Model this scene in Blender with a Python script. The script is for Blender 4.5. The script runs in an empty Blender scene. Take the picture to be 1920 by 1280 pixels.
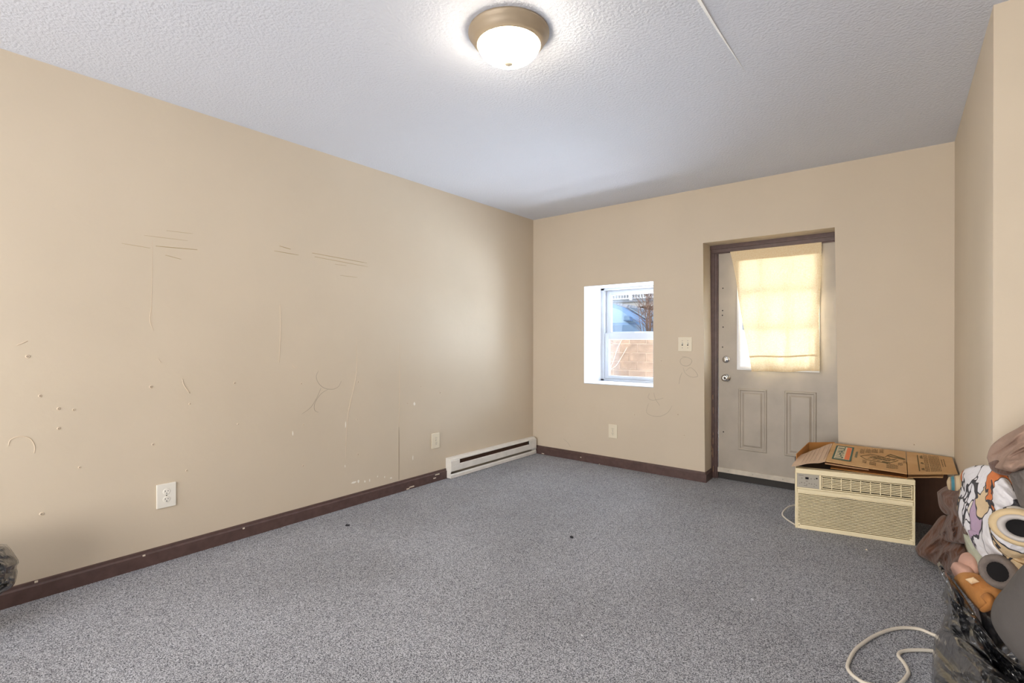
import bpy, bmesh, math, random
from mathutils import Vector, Matrix, noise
random.seed(7)
scn = bpy.context.scene
COL = scn.collection

# ------------------------------------------------------------------ camera
FPX = 932.56
CAM = Vector((3.0926, -4.2232, 1.1692))
R2 = Vector((0.780983, 0.624551, 0.001157)).normalized()
DV = Vector((-0.624551, 0.780984, -0.000850)).normalized()
U2 = R2.cross(DV).normalized()
cd = bpy.data.cameras.new('camera'); cam = bpy.data.objects.new('camera', cd); COL.objects.link(cam)
cd.sensor_width = 36.0; cd.lens = FPX / 1920 * 36.0; cd.clip_start = 0.02; cd.clip_end = 300
M = Matrix((R2, U2, -DV)).transposed().to_4x4(); M.translation = CAM
cam.matrix_world = M
scn.camera = cam

# ------------------------------------------------------------------ world, sun, added daylight fill, exposure
scn.view_settings.view_transform = 'Standard'
scn.view_settings.look = 'None'
scn.view_settings.gamma = 1.0
scn.view_settings.use_curve_mapping = False
scn.view_settings.exposure = 1.02
w = bpy.data.worlds.new('sky'); scn.world = w; w.use_nodes = True
wn = w.node_tree; wn.nodes.clear()
wo = wn.nodes.new('ShaderNodeOutputWorld'); wb = wn.nodes.new('ShaderNodeBackground')
ws = wn.nodes.new('ShaderNodeTexSky'); ws.sky_type = 'NISHITA'; ws.sun_disc = False
ws.sun_elevation = math.radians(38); ws.sun_rotation = math.radians(250)
wb.inputs['Strength'].default_value = 0.15
wn.links.new(ws.outputs[0], wb.inputs[0]); wn.links.new(wb.outputs[0], wo.inputs[0])

def light(name, kind, loc, target, energy, color, **kw):
    l = bpy.data.lights.new(name, kind); o = bpy.data.objects.new(name, l); COL.objects.link(o)
    l.energy = energy; l.color = color
    for k, v in kw.items(): setattr(l, k, v)
    o.location = loc
    o.rotation_euler = (Vector(target) - Vector(loc)).to_track_quat('-Z', 'Y').to_euler()
    return o
light('sun', 'SUN', (-20, -9, 18), (0, 6, 0), 1.5, (1.0, 0.92, 0.82), angle=math.radians(0.6))
# added lamp panels, out of sight, boosting daylight at window and glazed door
light('sky_fill_front', 'AREA', (1.5, 2.3, 3.35), (1.45, 0.0, 0.95), 150, (0.86, 0.93, 1.0),
      shape='RECTANGLE', size=4.6, size_y=2.4)
light('sky_fill_right', 'AREA', (4.6, 3.4, 1.2), (0.95, 0.1, 1.25), 560, (0.74, 0.87, 1.0),
      shape='RECTANGLE', size=4.6, size_y=3.2)  # added panel right of the view, brightens the left wall
light('sky_fill_left', 'AREA', (-3.6, 2.7, 1.2), (1.1, 0.1, 1.25), 1150, (0.86, 0.93, 1.0),
      shape='RECTANGLE', size=2.4, size_y=2.8)  # added panel left of the view, brightens the right wall
light('upward_fill_far', 'AREA', (1.3, 2.0, -0.05), (1.2, -1.3, 2.2), 520, (0.76, 0.88, 1.0),
      shape='RECTANGLE', size=4.0, size_y=2.0)  # added upward panel for ground bounce on the ceiling; no patio is built
light('upward_fill_near', 'AREA', (1.3, 1.15, -0.05), (1.25, -0.5, 2.4), 230, (0.80, 0.88, 1.0),
      shape='RECTANGLE', size=3.6, size_y=1.1)  # second added upward panel, closer in, lifts the ceiling near the window
# added fill panel behind the camera; the rear wall has no window
light('rear_fill', 'AREA', (1.9, -6.9, 0.95), (1.8, -1.0, 0.95), 80, (1.0, 0.97, 0.94),
      shape='RECTANGLE', size=3.2, size_y=1.4)

# ------------------------------------------------------------------ helpers
def ray(px, py): return DV + R2 * ((px - 960) / FPX) - U2 * ((py - 640) / FPX)
def at(px, py, ax, val):
    v = ray(px, py); t = (val - CAM[ax]) / v[ax]; return CAM + v * t
def dep(px, py, D): return CAM + ray(px, py) * D

def srgb(*c):
    r = []
    for v in c:
        v = v / 255.0
        r.append(v / 12.92 if v <= 0.04045 else ((v + 0.055) / 1.055) ** 2.4)
    return (r[0], r[1], r[2], 1.0)

MATS = {}
def mat(name, col, rough=0.6, metal=0.0, spec=0.5, vary=0.0, vscale=6.0, col2=None, bump=0.0, bscale=60.0, bdetail=3.0,
        bdist=0.01, stretch=None, sheen=0.0, emit=0.0, ecol=None, vdetail=4.0, ramp=(0.35, 0.65), coat=0.0):
    if name in MATS: return MATS[name]
    m = bpy.data.materials.new(name); m.use_nodes = True; MATS[name] = m
    nt = m.node_tree; N = nt.nodes; L = nt.links
    b = N['Principled BSDF']
    b.inputs['Roughness'].default_value = rough; b.inputs['Metallic'].default_value = metal
    b.inputs['Specular IOR Level'].default_value = spec
    b.inputs['Base Color'].default_value = col
    if sheen: b.inputs['Sheen Weight'].default_value = sheen
    if coat: b.inputs['Coat Weight'].default_value = coat
    if emit:
        b.inputs['Emission Color'].default_value = ecol or col; b.inputs['Emission Strength'].default_value = emit
    tc = N.new('ShaderNodeTexCoord'); src = tc.outputs['Object']
    if stretch:
        mp = N.new('ShaderNodeMapping'); mp.inputs['Scale'].default_value = stretch
        L.new(src, mp.inputs['Vector']); src = mp.outputs[0]
    if vary or col2:
        n = N.new('ShaderNodeTexNoise'); n.inputs['Scale'].default_value = vscale; n.inputs['Detail'].default_value = vdetail
        L.new(src, n.inputs['Vector'])
        cr = N.new('ShaderNodeValToRGB'); e = cr.color_ramp.elements
        e[0].position, e[1].position = ramp
        c2 = col2 or tuple(min(1, c * (1 - vary)) for c in col[:3]) + (1,)
        e[0].color = col; e[1].color = c2
        L.new(n.outputs['Fac'], cr.inputs[0]); L.new(cr.outputs[0], b.inputs['Base Color'])
    if bump:
        n2 = N.new('ShaderNodeTexNoise'); n2.inputs['Scale'].default_value = bscale; n2.inputs['Detail'].default_value = bdetail
        L.new(src, n2.inputs['Vector'])
        bp = N.new('ShaderNodeBump'); bp.inputs['Strength'].default_value = bump; bp.inputs['Distance'].default_value = bdist
        L.new(n2.outputs['Fac'], bp.inputs['Height']); L.new(bp.outputs[0], b.inputs['Normal'])
    return m

class MB:
    def __init__(s): s.v = []; s.f = []
    def add(s, vs, fs):
        o = len(s.v); s.v += [tuple(p) for p in vs]; s.f += [tuple(i + o for i in q) for q in fs]; return s
    def hexa(s, a, b):            # two quads of four points each
        return s.add(list(a) + list(b), [(3, 2, 1, 0), (4, 5, 6, 7), (0, 1, 5, 4), (1, 2, 6, 5), (2, 3, 7, 6), (3, 0, 4, 7)])
    def box(s, x0, x1, y0, y1, z0, z1):
        return s.hexa([(x0, y0, z0), (x1, y0, z0), (x1, y1, z0), (x0, y1, z0)], [(x0, y0, z1), (x1, y0, z1), (x1, y1, z1), (x0, y1, z1)])
    def prism(s, poly, fn, a, b):  # poly of 2D points, fn(p, t) -> 3D
        n = len(poly)
        vs = [fn(p, a) for p in poly] + [fn(p, b) for p in poly]
        return s.add(vs, [tuple(range(n - 1, -1, -1)), tuple(range(n, 2 * n))] + [(i, (i + 1) % n, n + (i + 1) % n, n + i) for i in range(n)])
    def lathe(s, prof, c, ax='z', seg=32, closed=False):
        c = Vector(c); vs = []; fs = []
        for r, h in prof:
            for k in range(seg):
                a = 2 * math.pi * k / seg; x, y = r * math.cos(a), r * math.sin(a)
                p = {'z': (x, y, h), 'y': (x, h, y), 'x': (h, x, y)}[ax]
                vs.append(c + Vector(p))
        for i in range(len(prof) - 1):
            for k in range(seg):
                k2 = (k + 1) % seg; fs.append((i * seg + k, i * seg + k2, (i + 1) * seg + k2, (i + 1) * seg + k))
        if closed:
            fs.append(tuple(range(seg - 1, -1, -1))); fs.append(tuple((len(prof) - 1) * seg + k for k in range(seg)))
        return s.add(vs, fs)
    def tube(s, path, r, seg=8, caps=True):
        path = [Vector(p) for p in path]; n = len(path); vs = []; fs = []; up = None
        for i, p in enumerate(path):
            t = (path[min(i + 1, n - 1)] - path[max(i - 1, 0)]).normalized()
            if up is None: up = t.orthogonal().normalized()
            up = (up - t * up.dot(t)).normalized(); sd = t.cross(up)
            rr = r[i] if isinstance(r, (list, tuple)) else r
            for k in range(seg):
                a = 2 * math.pi * k / seg; vs.append(p + (up * math.cos(a) + sd * math.sin(a)) * rr)
        for i in range(n - 1):
            for k in range(seg):
                k2 = (k + 1) % seg; fs.append((i * seg + k, i * seg + k2, (i + 1) * seg + k2, (i + 1) * seg + k))
        if caps: fs.append(tuple(range(seg - 1, -1, -1))); fs.append(tuple((n - 1) * seg + k for k in range(seg)))
        return s.add(vs, fs)
    def build(s, name, m, parent=None, smooth=False, bevel=0.0, bseg=2, recenter=None, fixn=True):
        vs = s.v; off = None
        if recenter is None: recenter = parent is None
        if recenter:
            xs = [p[0] for p in vs]; ys = [p[1] for p in vs]; zs = [p[2] for p in vs]
            off = Vector(((min(xs) + max(xs)) / 2, (min(ys) + max(ys)) / 2, min(zs)))
            vs = [(p[0] - off.x, p[1] - off.y, p[2] - off.z) for p in vs]
        me = bpy.data.meshes.new(name); me.from_pydata(vs, [], s.f)
        if bevel or fixn:
            bm = bmesh.new(); bm.from_mesh(me)
            if fixn: bmesh.ops.recalc_face_normals(bm, faces=bm.faces)
            if bevel: bmesh.ops.bevel(bm, geom=[e for e in bm.edges if len(e.link_faces) == 2 and e.calc_face_angle(0) > 0.5], offset=bevel, segments=bseg, profile=0.6, affect='EDGES')
            bm.to_mesh(me); bm.free()
        if smooth:
            me.polygons.foreach_set('use_smooth', [True] * len(me.polygons))
        me.materials.append(m)
        o = bpy.data.objects.new(name, me); COL.objects.link(o)
        if off is not None: o.location = off
        if parent is not None: o.parent = parent
        return o

def tag(o, label=None, cat=None, group=None, kind=None):
    if label: o['label'] = label
    if cat: o['category'] = cat
    if group: o['group'] = group
    if kind: o['kind'] = kind
    return o
def thing(name, loc, label, cat, rz=0.0, group=None, kind=None):
    o = bpy.data.objects.new(name, None); COL.objects.link(o); o.location = loc; o.rotation_euler = (0, 0, rz)
    o.empty_display_size = 0.1
    return tag(o, label, cat, group, kind)
def inst(o, loc=None, parent=None):
    c = o.copy(); COL.objects.link(c)
    if loc is not None: c.location = loc
    if parent is not None: c.parent = parent
    return c
def rel(root, *ps):
    """world points to local points of an unrotated root"""
    return [Vector(p) - Vector(root.location) for p in ps]
def box(name, m, parent, x0, x1, y0, y1, z0, z1, bevel=0.0, **kw):
    return MB().box(x0, x1, y0, y1, z0, z1).build(name, m, parent, bevel=bevel, **kw)
def smoothpath(pts, n=6):
    pts = [Vector(p) for p in pts]; out = []
    for i in range(len(pts) - 1):
        p0 = pts[max(i - 1, 0)]; p1 = pts[i]; p2 = pts[i + 1]; p3 = pts[min(i + 2, len(pts) - 1)]
        for k in range(n):
            t = k / n
            out.append(0.5 * ((2 * p1) + (p2 - p0) * t + (2 * p0 - 5 * p1 + 4 * p2 - p3) * t * t + (3 * p1 - p0 - 3 * p2 + p3) * t ** 3))
    out.append(pts[-1]); return out

# ------------------------------------------------------------------ materials of the room
def wall_mat():
    m = mat('tan_wall_paint', srgb(214, 200, 179), 0.62, spec=0.35, vary=0.05, vscale=1.3, bump=0.25, bscale=14, bdist=0.006, bdetail=6)
    return m
WALL = wall_mat()
CEIL = mat('white_textured_ceiling', srgb(218, 222, 232), 0.95, spec=0.1, bump=0.45, bscale=75, bdist=0.012, bdetail=2.5)
WHITE = mat('white_gloss_paint', srgb(206, 209, 215), 0.45)
BROWN = mat('dark_brown_trim_paint', srgb(96, 74, 70), 0.36, vary=0.25, vscale=25, bump=0.15, bscale=50, bdist=0.003)
IVORY = mat('ivory_plastic', srgb(240, 236, 226), 0.35)
IVORY2 = mat('aged_ivory_plastic', srgb(232, 222, 200), 0.4)
DARK = mat('dark_gap', srgb(22, 20, 20), 0.8)
CHROME = mat('polished_chrome', srgb(215, 215, 215), 0.16, 1.0)
SCREW = mat('dull_steel_screw', srgb(150, 146, 140), 0.35, 0.9)

def carpet_mat():
    m = bpy.data.materials.new('grey_loop_carpet'); m.use_nodes = True; nt = m.node_tree; N = nt.nodes; L = nt.links
    b = N['Principled BSDF']; b.inputs['Roughness'].default_value = 1.0; b.inputs['Specular IOR Level'].default_value = 0.05
    tc = N.new('ShaderNodeTexCoord')
    n = N.new('ShaderNodeTexNoise'); n.inputs['Scale'].default_value = 270; n.inputs['Detail'].default_value = 2.0; n.inputs['Roughness'].default_value = 0.6
    L.new(tc.outputs['Object'], n.inputs['Vector'])
    cr = N.new('ShaderNodeValToRGB'); cr.color_ramp.elements[0].position = 0.36; cr.color_ramp.elements[1].position = 0.64
    cr.color_ramp.elements[0].color = srgb(76, 78, 85); cr.color_ramp.elements[1].color = srgb(216, 219, 227)
    L.new(n.outputs['Fac'], cr.inputs[0])
    n2 = N.new('ShaderNodeTexNoise'); n2.inputs['Scale'].default_value = 1.5; n2.inputs['Detail'].default_value = 6
    L.new(tc.outputs['Object'], n2.inputs['Vector'])
    cr2 = N.new('ShaderNodeValToRGB'); cr2.color_ramp.elements[0].position = 0.3; cr2.color_ramp.elements[1].position = 0.7
    cr2.color_ramp.elements[0].color = (0.80, 0.79, 0.78, 1); cr2.color_ramp.elements[1].color = (1, 1, 1, 1)
    L.new(n2.outputs['Fac'], cr2.inputs[0])
    mx = N.new('ShaderNodeMixRGB'); mx.blend_type = 'MULTIPLY'; mx.inputs[0].default_value = 1
    L.new(cr.outputs[0], mx.inputs[1]); L.new(cr2.outputs[0], mx.inputs[2]); L.new(mx.outputs[0], b.inputs['Base Color'])
    bp = N.new('ShaderNodeBump'); bp.inputs['Strength'].default_value = 0.7; bp.inputs['Distance'].default_value = 0.004
    L.new(n.outputs['Fac'], bp.inputs['Height']); L.new(bp.outputs[0], b.inputs['Normal'])
    return m
CARPET = carpet_mat()

def glass_mat(name, tint=(1, 1, 1, 1), refl=0.06):
    m = bpy.data.materials.new(name); m.use_nodes = True; nt = m.node_tree; N = nt.nodes; L = nt.links
    N.remove(N['Principled BSDF']); out = N['Material Output']
    t = N.new('ShaderNodeBsdfTransparent'); t.inputs[0].default_value = tint
    g = N.new('ShaderNodeBsdfGlossy'); g.inputs['Roughness'].default_value = 0.03
    mx = N.new('ShaderNodeMixShader'); mx.inputs[0].default_value = refl
    L.new(t.outputs[0], mx.inputs[1]); L.new(g.outputs[0], mx.inputs[2]); L.new(mx.outputs[0], out.inputs[0])
    return m
GLASS = glass_mat('clear_window_glass')

# ------------------------------------------------------------------ room shell
H = 2.44
YR, XR = -7.0, 5.2        # rear wall, far right wall of the wider part behind the column
floor = MB().box(-0.15, XR + .15, YR - .15, 0.32, -0.12, 0.0).build('floor', CARPET)
tag(floor, 'blue-grey loop pile carpet covering the whole floor', 'floor', kind='structure')
ceil = MB().box(-0.15, XR + .15, YR - .15, 0.45, H, H + 0.2).build('ceiling', CEIL)
tag(ceil, 'white stippled ceiling with a lifted tape seam', 'ceiling', kind='structure')
wl = MB().box(-0.15, 0.0, YR - .15, 0.45, 0, H).build('wall_left', WALL, recenter=False)
tag(wl, 'long tan painted wall with scuffs and nail holes', 'wall', kind='structure')

T = 0.45                  # front wall thickness
def wallpiece(mb, f, bk):
    mb.hexa([(x, 0, z) for x, z in f], [(x, T, z) for x, z in bk])
mb = MB()
wb0 = mb
wallpiece(mb, [(0, 0), (.614, 0), (.614, H), (0, H)], [(0, 0), (.60, 0), (.60, H), (0, H)])
wallpiece(mb, [(.614, 0), (1.32, 0), (1.32, .757), (.614, .757)], [(.60, 0), (1.42, 0), (1.42, .757), (.60, .757)])
wallpiece(mb, [(.614, 1.702), (1.32, 1.702), (1.32, H), (.614, H)], [(.60, 1.716), (1.42, 1.716), (1.42, H), (.60, H)])
wallpiece(mb, [(1.32, 0), (1.768, 0), (1.748, 1.986), (1.32, 1.986)], [(1.42, 0), (1.757, 0), (1.757, 1.986), (1.42, 1.986)])
wallpiece(mb, [(1.32, 1.986), (2.672, 1.986), (2.672, H), (1.32, H)], [(1.42, 1.986), (2.78, 1.986), (2.78, H), (1.42, H)])
wallpiece(mb, [(2.703, 0), (3.6, 0), (3.6, 1.986), (2.672, 1.986)], [(2.81, 0), (3.6, 0), (3.6, 1.986), (2.78, 1.986)])
wallpiece(mb, [(2.672, 1.986), (3.6, 1.986), (3.6, H), (2.672, H)], [(2.78, 1.986), (3.6, 1.986), (3.6, H), (2.78, H)])
wbk = mb.build('wall_back', WALL, recenter=False)
tag(wbk, 'tan end wall holding the small window and the entry door', 'wall', kind='structure')
# right wall with the outside corner, then the wider part of the room
mb = MB(); mb.prism([(3.314, 0.02), (3.338, -1.62), (XR + .15, -1.60), (XR + .15, 0.02)], lambda p, t: (p[0], p[1], t), 0, H)
wr = mb.build('wall_right', WALL, recenter=False)
tag(wr, 'narrow tan right wall turning an outside corner beside the clothes', 'wall', kind='structure')
tag(MB().box(XR, XR + .15, YR - .15, -1.55, 0, H).build('wall_far_right', WALL), 'tan wall closing the wider part of the room', 'wall', kind='structure')
tag(MB().box(-0.15, XR + .15, YR - .15, YR, 0, H).build('wall_rear', WALL), 'tan wall behind the camera', 'wall', kind='structure')

# ceiling tape seam (a lip of joint tape that has come loose)
def tocl(p): return Vector(p) - ceil.location
n = 24; vs = []; fs = []
for i in range(n + 1):
    t = i / n; y = -3.1 + t * (3.1 - 1.70); wdt = 0.026 * (1 - t) ** 0.7 + 0.001; th = 0.011 * (1 - t) ** 0.8 + 0.0004
    x = 2.492 - 0.008 * t + 0.003 * math.sin(7 * t)
    for q in ((x - wdt, y, H + 0.001), (x, y, H - th), (x, y, H + 0.001)): vs.append(tocl(q))
for i in range(n):
    for k in range(3):
        fs.append((i * 3 + k, i * 3 + (k + 1) % 3, i * 3 + 3 + (k + 1) % 3, i * 3 + 3 + k))
MB().add(vs, fs).build('tape_seam', mat('ceiling_tape', srgb(232, 232, 232), 0.8), ceil, recenter=False)

# baseboards
def bb_profile(h=0.088, th=0.016): return [(0, 0), (th, 0), (th, h * .76), (th * .55, h * .84), (th * .5, h * .97), (0, h)]
def bbs(name, segs, label):
    mb = MB()
    for (x0, y0, x1, y1, nx, ny) in segs:
        mb.prism(bb_profile(), lambda p, t: ((x0 + (x1 - x0) * t) + nx * p[0], (y0 + (y1 - y0) * t) + ny * p[0], p[1] - .004), 0, 1)
    return tag(mb.build(name, BROWN), label, 'baseboard', kind='structure')
bl = bbs('baseboard_left', [(0, YR, 0, -1.262, 1, 0)], 'dark brown baseboard running along the long left wall')
bk = bbs('baseboard_back', [(0.0, 0, 1.772, 0, 0, -1), (1.766, -.014, 1.757, .19, 1, 0)], 'dark brown baseboard under the small window, chipped at the heater')
bbs('baseboard_right', [(2.705, 0, 3.312, 0, 0, -1), (3.3142, -.017, 3.338, -1.62, -1, 0)], 'dark brown baseboard behind the air conditioner')
CHIP = mat('chipped_paint', srgb(226, 214, 196), 0.8)
for (px, py, l) in [(997, 854, .02), (1010, 853, .015), (1018, 850, .03), (1089, 857, .012), (1124, 870, .012), (1246, 896, .02)]:
    p = at(px, py, 1, -0.0175); q = p - bk.location
    MB().box(q.x - l / 2, q.x + l / 2, q.y - .001, q.y + .001, q.z - .004, q.z + .004).build('paint_chip', CHIP, bk, recenter=False, bevel=.0009, bseg=1)
for (px, py, l) in [(820, 889, .05), (815, 896, .03), (772, 912, .05), (765, 916, .03), (457, 990, .012), (270, 1041, .012), (68, 1090, .012)]:
    p = at(px, py, 0, 0.0165); q = p - bl.location
    MB().box(q.x - .001, q.x + .0008, q.y - l / 2, q.y + l / 2, q.z - .005, q.z + .004).build('paint_chip', CHIP, bl, recenter=False, bevel=.0008, bseg=1)

# ------------------------------------------------------------------ marks on the left wall
PENCIL = mat('pencil_line', srgb(146, 132, 116), 0.7)
SCUFF = mat('scuff_mark', srgb(186, 164, 126), 0.7)
HOLE = mat('nail_hole_dark', srgb(70, 58, 48), 0.9)
PATCH = mat('spackle_patch', srgb(224, 212, 192), 0.7)
RIDGE = mat('paint_ridge', srgb(219, 201, 178), 0.6)
def on_left(px, py, e=0.0): p = at(px, py, 0, 0.0); p.x = e; return p
def on_back(px, py, e=0.0): p = at(px, py, 1, 0.0); p.y = -e; return p
def stroke(name, pts, r, m, parent, f, n=4):
    P = smoothpath([f(*q) for q in pts], n)
    k = len(P); rr = [r * (0.35 + 0.65 * math.sin(math.pi * (i + .5) / k) ** 0.5) for i in range(k)]
    return MB().tube(P, rr, 6).build(name, m, parent, recenter=False, smooth=True)
S = stroke
S('pencil_scribble', [(597, 695), (593, 705), (596, 716), (604, 725), (614, 729), (626, 729), (635, 724), (640, 714)], .0011, PENCIL, wl, on_left)
S('pencil_scribble', [(616, 729), (602, 738), (592, 752), (589, 763), (591, 770), (597, 773)], .0011, PENCIL, wl, on_left)
S('pencil_scribble', [(602, 727), (594, 745), (583, 763), (566, 776)], .0010, PENCIL, wl, on_left)
for a, b, r in [((524, 461), (545, 467), .0026), ((514, 470), (560, 478), .0020), ((585, 474), (688, 493), .0022), ((590, 481), (690, 500), .0018), ((628, 495), (650, 498), .0012), ((638, 516), (671, 520), .0014)]:
    S('scuff_mark', [a, ((a[0] + b[0]) / 2, (a[1] + b[1]) / 2), b], r, SCUFF, wl, on_left)
for a, b, r in [((228, 456), (282, 465), .0013), ((292, 461), (370, 468), .0020), ((310, 478), (340, 486), .0016), ((270, 441), (352, 451), .0010), ((312, 432), (362, 438), .001)]:
    S('scuff_mark', [a, ((a[0] + b[0]) / 2, (a[1] + b[1]) / 2), b], r, SCUFF, wl, on_left)
for pts, r in [([(286, 450), (285, 520), (284, 590), (287, 612)], .0010), ([(525, 570), (526, 620), (523, 680)], .0022), ([(668, 632), (668, 700), (652, 780), (648, 860)], .002), ([(750, 640), (749, 740), (748, 810)], .0022)]:
    S('paint_ridge', pts, r, RIDGE, wl, on_left, 6)
S('wall_crack', [(748, 800), (748, 850), (748, 899)], .0022, mat('wall_crack_line', srgb(150, 130, 108), 0.9), wl, on_left)
# torn-tape and spackle outlines
for pts, r in [([(16, 836), (20, 824), (38, 818), (56, 822), (65, 836), (64, 850)], .0024), ([(342, 710), (345, 722), (356, 737)], .003), ([(296, 672), (302, 680)], .002), ([(548, 684), (554, 690), (558, 686)], .002), ([(30, 648), (52, 639)], .0022), ([(284, 575), (281, 600), (288, 620)], .0016)]:
    S('paint_ridge', pts, r, RIDGE, wl, on_left)
hm = MB().lathe([(.0001, .0032), (.0028, .0022), (.0032, .0034), (.0052, .0030), (.0066, 0)], (0, 0, 0), 'x', 14)
hd = MB().lathe([(.0001, .0026), (.0030, .0026)], (0, 0, 0), 'x', 10)
proto = None
for (px, py) in [(75, 742), (138, 768), (287, 833), (149, 876), (440, 718), (565, 719), (569, 796), (671, 716), (669, 786), (671, 852), (764, 756), (789, 724), (568, 873), (78, 963), (350, 882), (356, 757), (825, 736), (283, 725), (110, 766), (110, 803), (52, 668), (446, 795)]:
    p = on_left(px, py)
    if proto is None:
        rim = hm.build('nail_hole', RIDGE, wl, recenter=False, smooth=True); dk = hd.build('hole_centre', HOLE, rim, recenter=False); proto = (rim, dk)
    else:
        rim = inst(proto[0], parent=wl); dk = inst(proto[1], parent=rim)
    rim.location = p; s = random.uniform(.8, 1.35); rim.scale = (1, s, s)
for (px, py, a, b) in [(777, 757, .010, .016), (664, 904, .022, .007), (672, 902, .008, .012), (684, 902, .008, .009), (693, 900, .004, .014), (549, 813, .004, .018), (648, 796, .004, .022), (774, 858, .005, .022), (647, 874, .003, .01), (721, 894, .004, .008), (733, 896, .010, .006), (708, 893, .004, .008)]:
    p = on_left(px, py); mb = MB(); k = 9
    ring = [(p.x, p.y + a * math.cos(6.283 * i / k) * random.uniform(.6, 1.2), p.z + b * math.sin(6.283 * i / k) * random.uniform(.6, 1.2)) for i in range(k)]
    mb.add(ring + [(x + .0012, y * .9 + p.y * .1, z * .9 + p.z * .1) for x, y, z in ring], [tuple(range(k, 2 * k))] + [(i, (i + 1) % k, k + (i + 1) % k, k + i) for i in range(k)])
    mb.build('paint_fleck', mat('bare_white_fleck', srgb(245, 240, 230), 0.8), wl, recenter=False)
# marks on the end wall
for pts in [[(1278, 668), (1290, 670), (1297, 675), (1295, 682), (1288, 686), (1279, 684), (1275, 677), (1279, 671), (1288, 669)], [(1281, 689), (1284, 698), (1292, 705), (1300, 707), (1308, 705), (1306, 699), (1301, 693), (1294, 689), (1286, 695)], [(1279, 698), (1275, 708), (1273, 720)],
            [(1218, 737), (1215, 745), (1222, 750), (1232, 749), (1244, 746)], [(1226, 736), (1229, 748), (1237, 760)], [(1216, 756), (1212, 772), (1222, 779), (1238, 780), (1252, 773), (1260, 761)], [(1056, 822), (1064, 829), (1070, 838)]]:
    S('pencil_scribble', pts, .0010, PENCIL, wbk, on_back)
for (px, py) in [(1190, 777), (1271, 777), (1240, 676), (1058, 744), (1714, 833), (1283, 816), (990, 804)]:
    rim = inst(proto[0], parent=wbk); rim.location = on_back(px, py); rim.rotation_euler = (0, 0, -math.pi / 2); inst(proto[1], parent=rim)

# ------------------------------------------------------------------ window
win = thing('window_1', (0.96, 0.40, 0.757), 'small white double-hung window set deep in the end wall', 'window', kind='structure')
def W(name, x0, x1, y0, y1, z0, z1, m=None, parent=None, bevel=.003):
    o = win.location
    return box(name, m or VINYL, parent or win, x0 - o.x, x1 - o.x, y0 - o.y, y1 - o.y, z0 - o.z, z1 - o.z, bevel, recenter=False)
VINYL = mat('white_vinyl', srgb(176, 180, 187), 0.4)
def lining(name, a, b):
    o = win.location
    MB().hexa([Vector(p) - o for p in a], [Vector(p) - o for p in b]).build(name, WHITE, win, recenter=False)
e = .003
lining('side_lining', [(.614, 0, .757), (.614 + e, 0, .757), (.60 + e, T - .05, .757), (.60, T - .05, .757)], [(.614, 0, 1.702), (.614 + e, 0, 1.702), (.60 + e, T - .05, 1.716), (.60, T - .05, 1.716)])
lining('side_lining', [(1.32, 0, .757), (1.32 - e, 0, .757), (1.42 - e, T - .05, .757), (1.42, T - .05, .757)], [(1.32, 0, 1.702), (1.32 - e, 0, 1.702), (1.42 - e, T - .05, 1.716), (1.42, T - .05, 1.716)])
lining('sill', [(.614, -.002, .757), (1.32, -.002, .757), (1.42, T - .05, .757), (.60, T - .05, .757)], [(.614, -.002, .764), (1.32, -.002, .764), (1.42, T - .05, .764), (.60, T - .05, .764)])
lining('head_lining', [(.614, 0, 1.702), (1.32, 0, 1.702), (1.42, T - .05, 1.716), (.60, T - .05, 1.716)], [(.614, 0, 1.698), (1.32, 0, 1.698), (1.42, T - .05, 1.712), (.60, T - .05, 1.712)])
wx0, wx1 = .60, 1.42
fr = MB(); o = win.location
for q in [(wx0, wx0 + .042, .36, .44, .764, 1.712), (wx1 - .042, wx1, .36, .44, .764, 1.712), (wx0, wx1, .36, .44, 1.688, 1.712), (wx0, wx1, .36, .44, .764, .784)]:
    fr.box(q[0] - o.x, q[1] - o.x, q[2] - o.y, q[3] - o.y, q[4] - o.z, q[5] - o.z)
fr.build('window_frame', VINYL, win, recenter=False, bevel=.004)
def sash(name, x0, x1, z0, z1, yf, th, st, rt, rb):
    s = MB()
    for q in [(x0, x0 + st, z0, z1), (x1 - st, x1, z0, z1), (x0 + st, x1 - st, z1 - rt, z1), (x0 + st, x1 - st, z0, z0 + rb)]:
        s.box(q[0] - o.x, q[1] - o.x, yf - o.y, yf + th - o.y, q[2] - o.z, q[3] - o.z)
    s = s.build(name, VINYL, win, recenter=False, bevel=.0035)
    W('pane', x0 + st - .003, x1 - st + .003, yf + th / 2 - .002, yf + th / 2 + .002, z0 + rb - .003, z1 - rt + .003, GLASS, s, 0)
    return s
sash('upper_sash', wx0 + .045, wx1 - .045, 1.235, 1.688, .398, .03, .055, .05, .03)
lo = sash('lower_sash', wx0 + .045, wx1 - .045, .786, 1.252, .366, .03, .045, .066, .034)
W('sash_latch', 0.97, 1.05, .365, .39, 1.252, 1.262, WHITE, lo, .002)
W('lift_rail', wx0 + .09, wx1 - .09, .358, .367, .80, .808, None, lo, .002)

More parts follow.
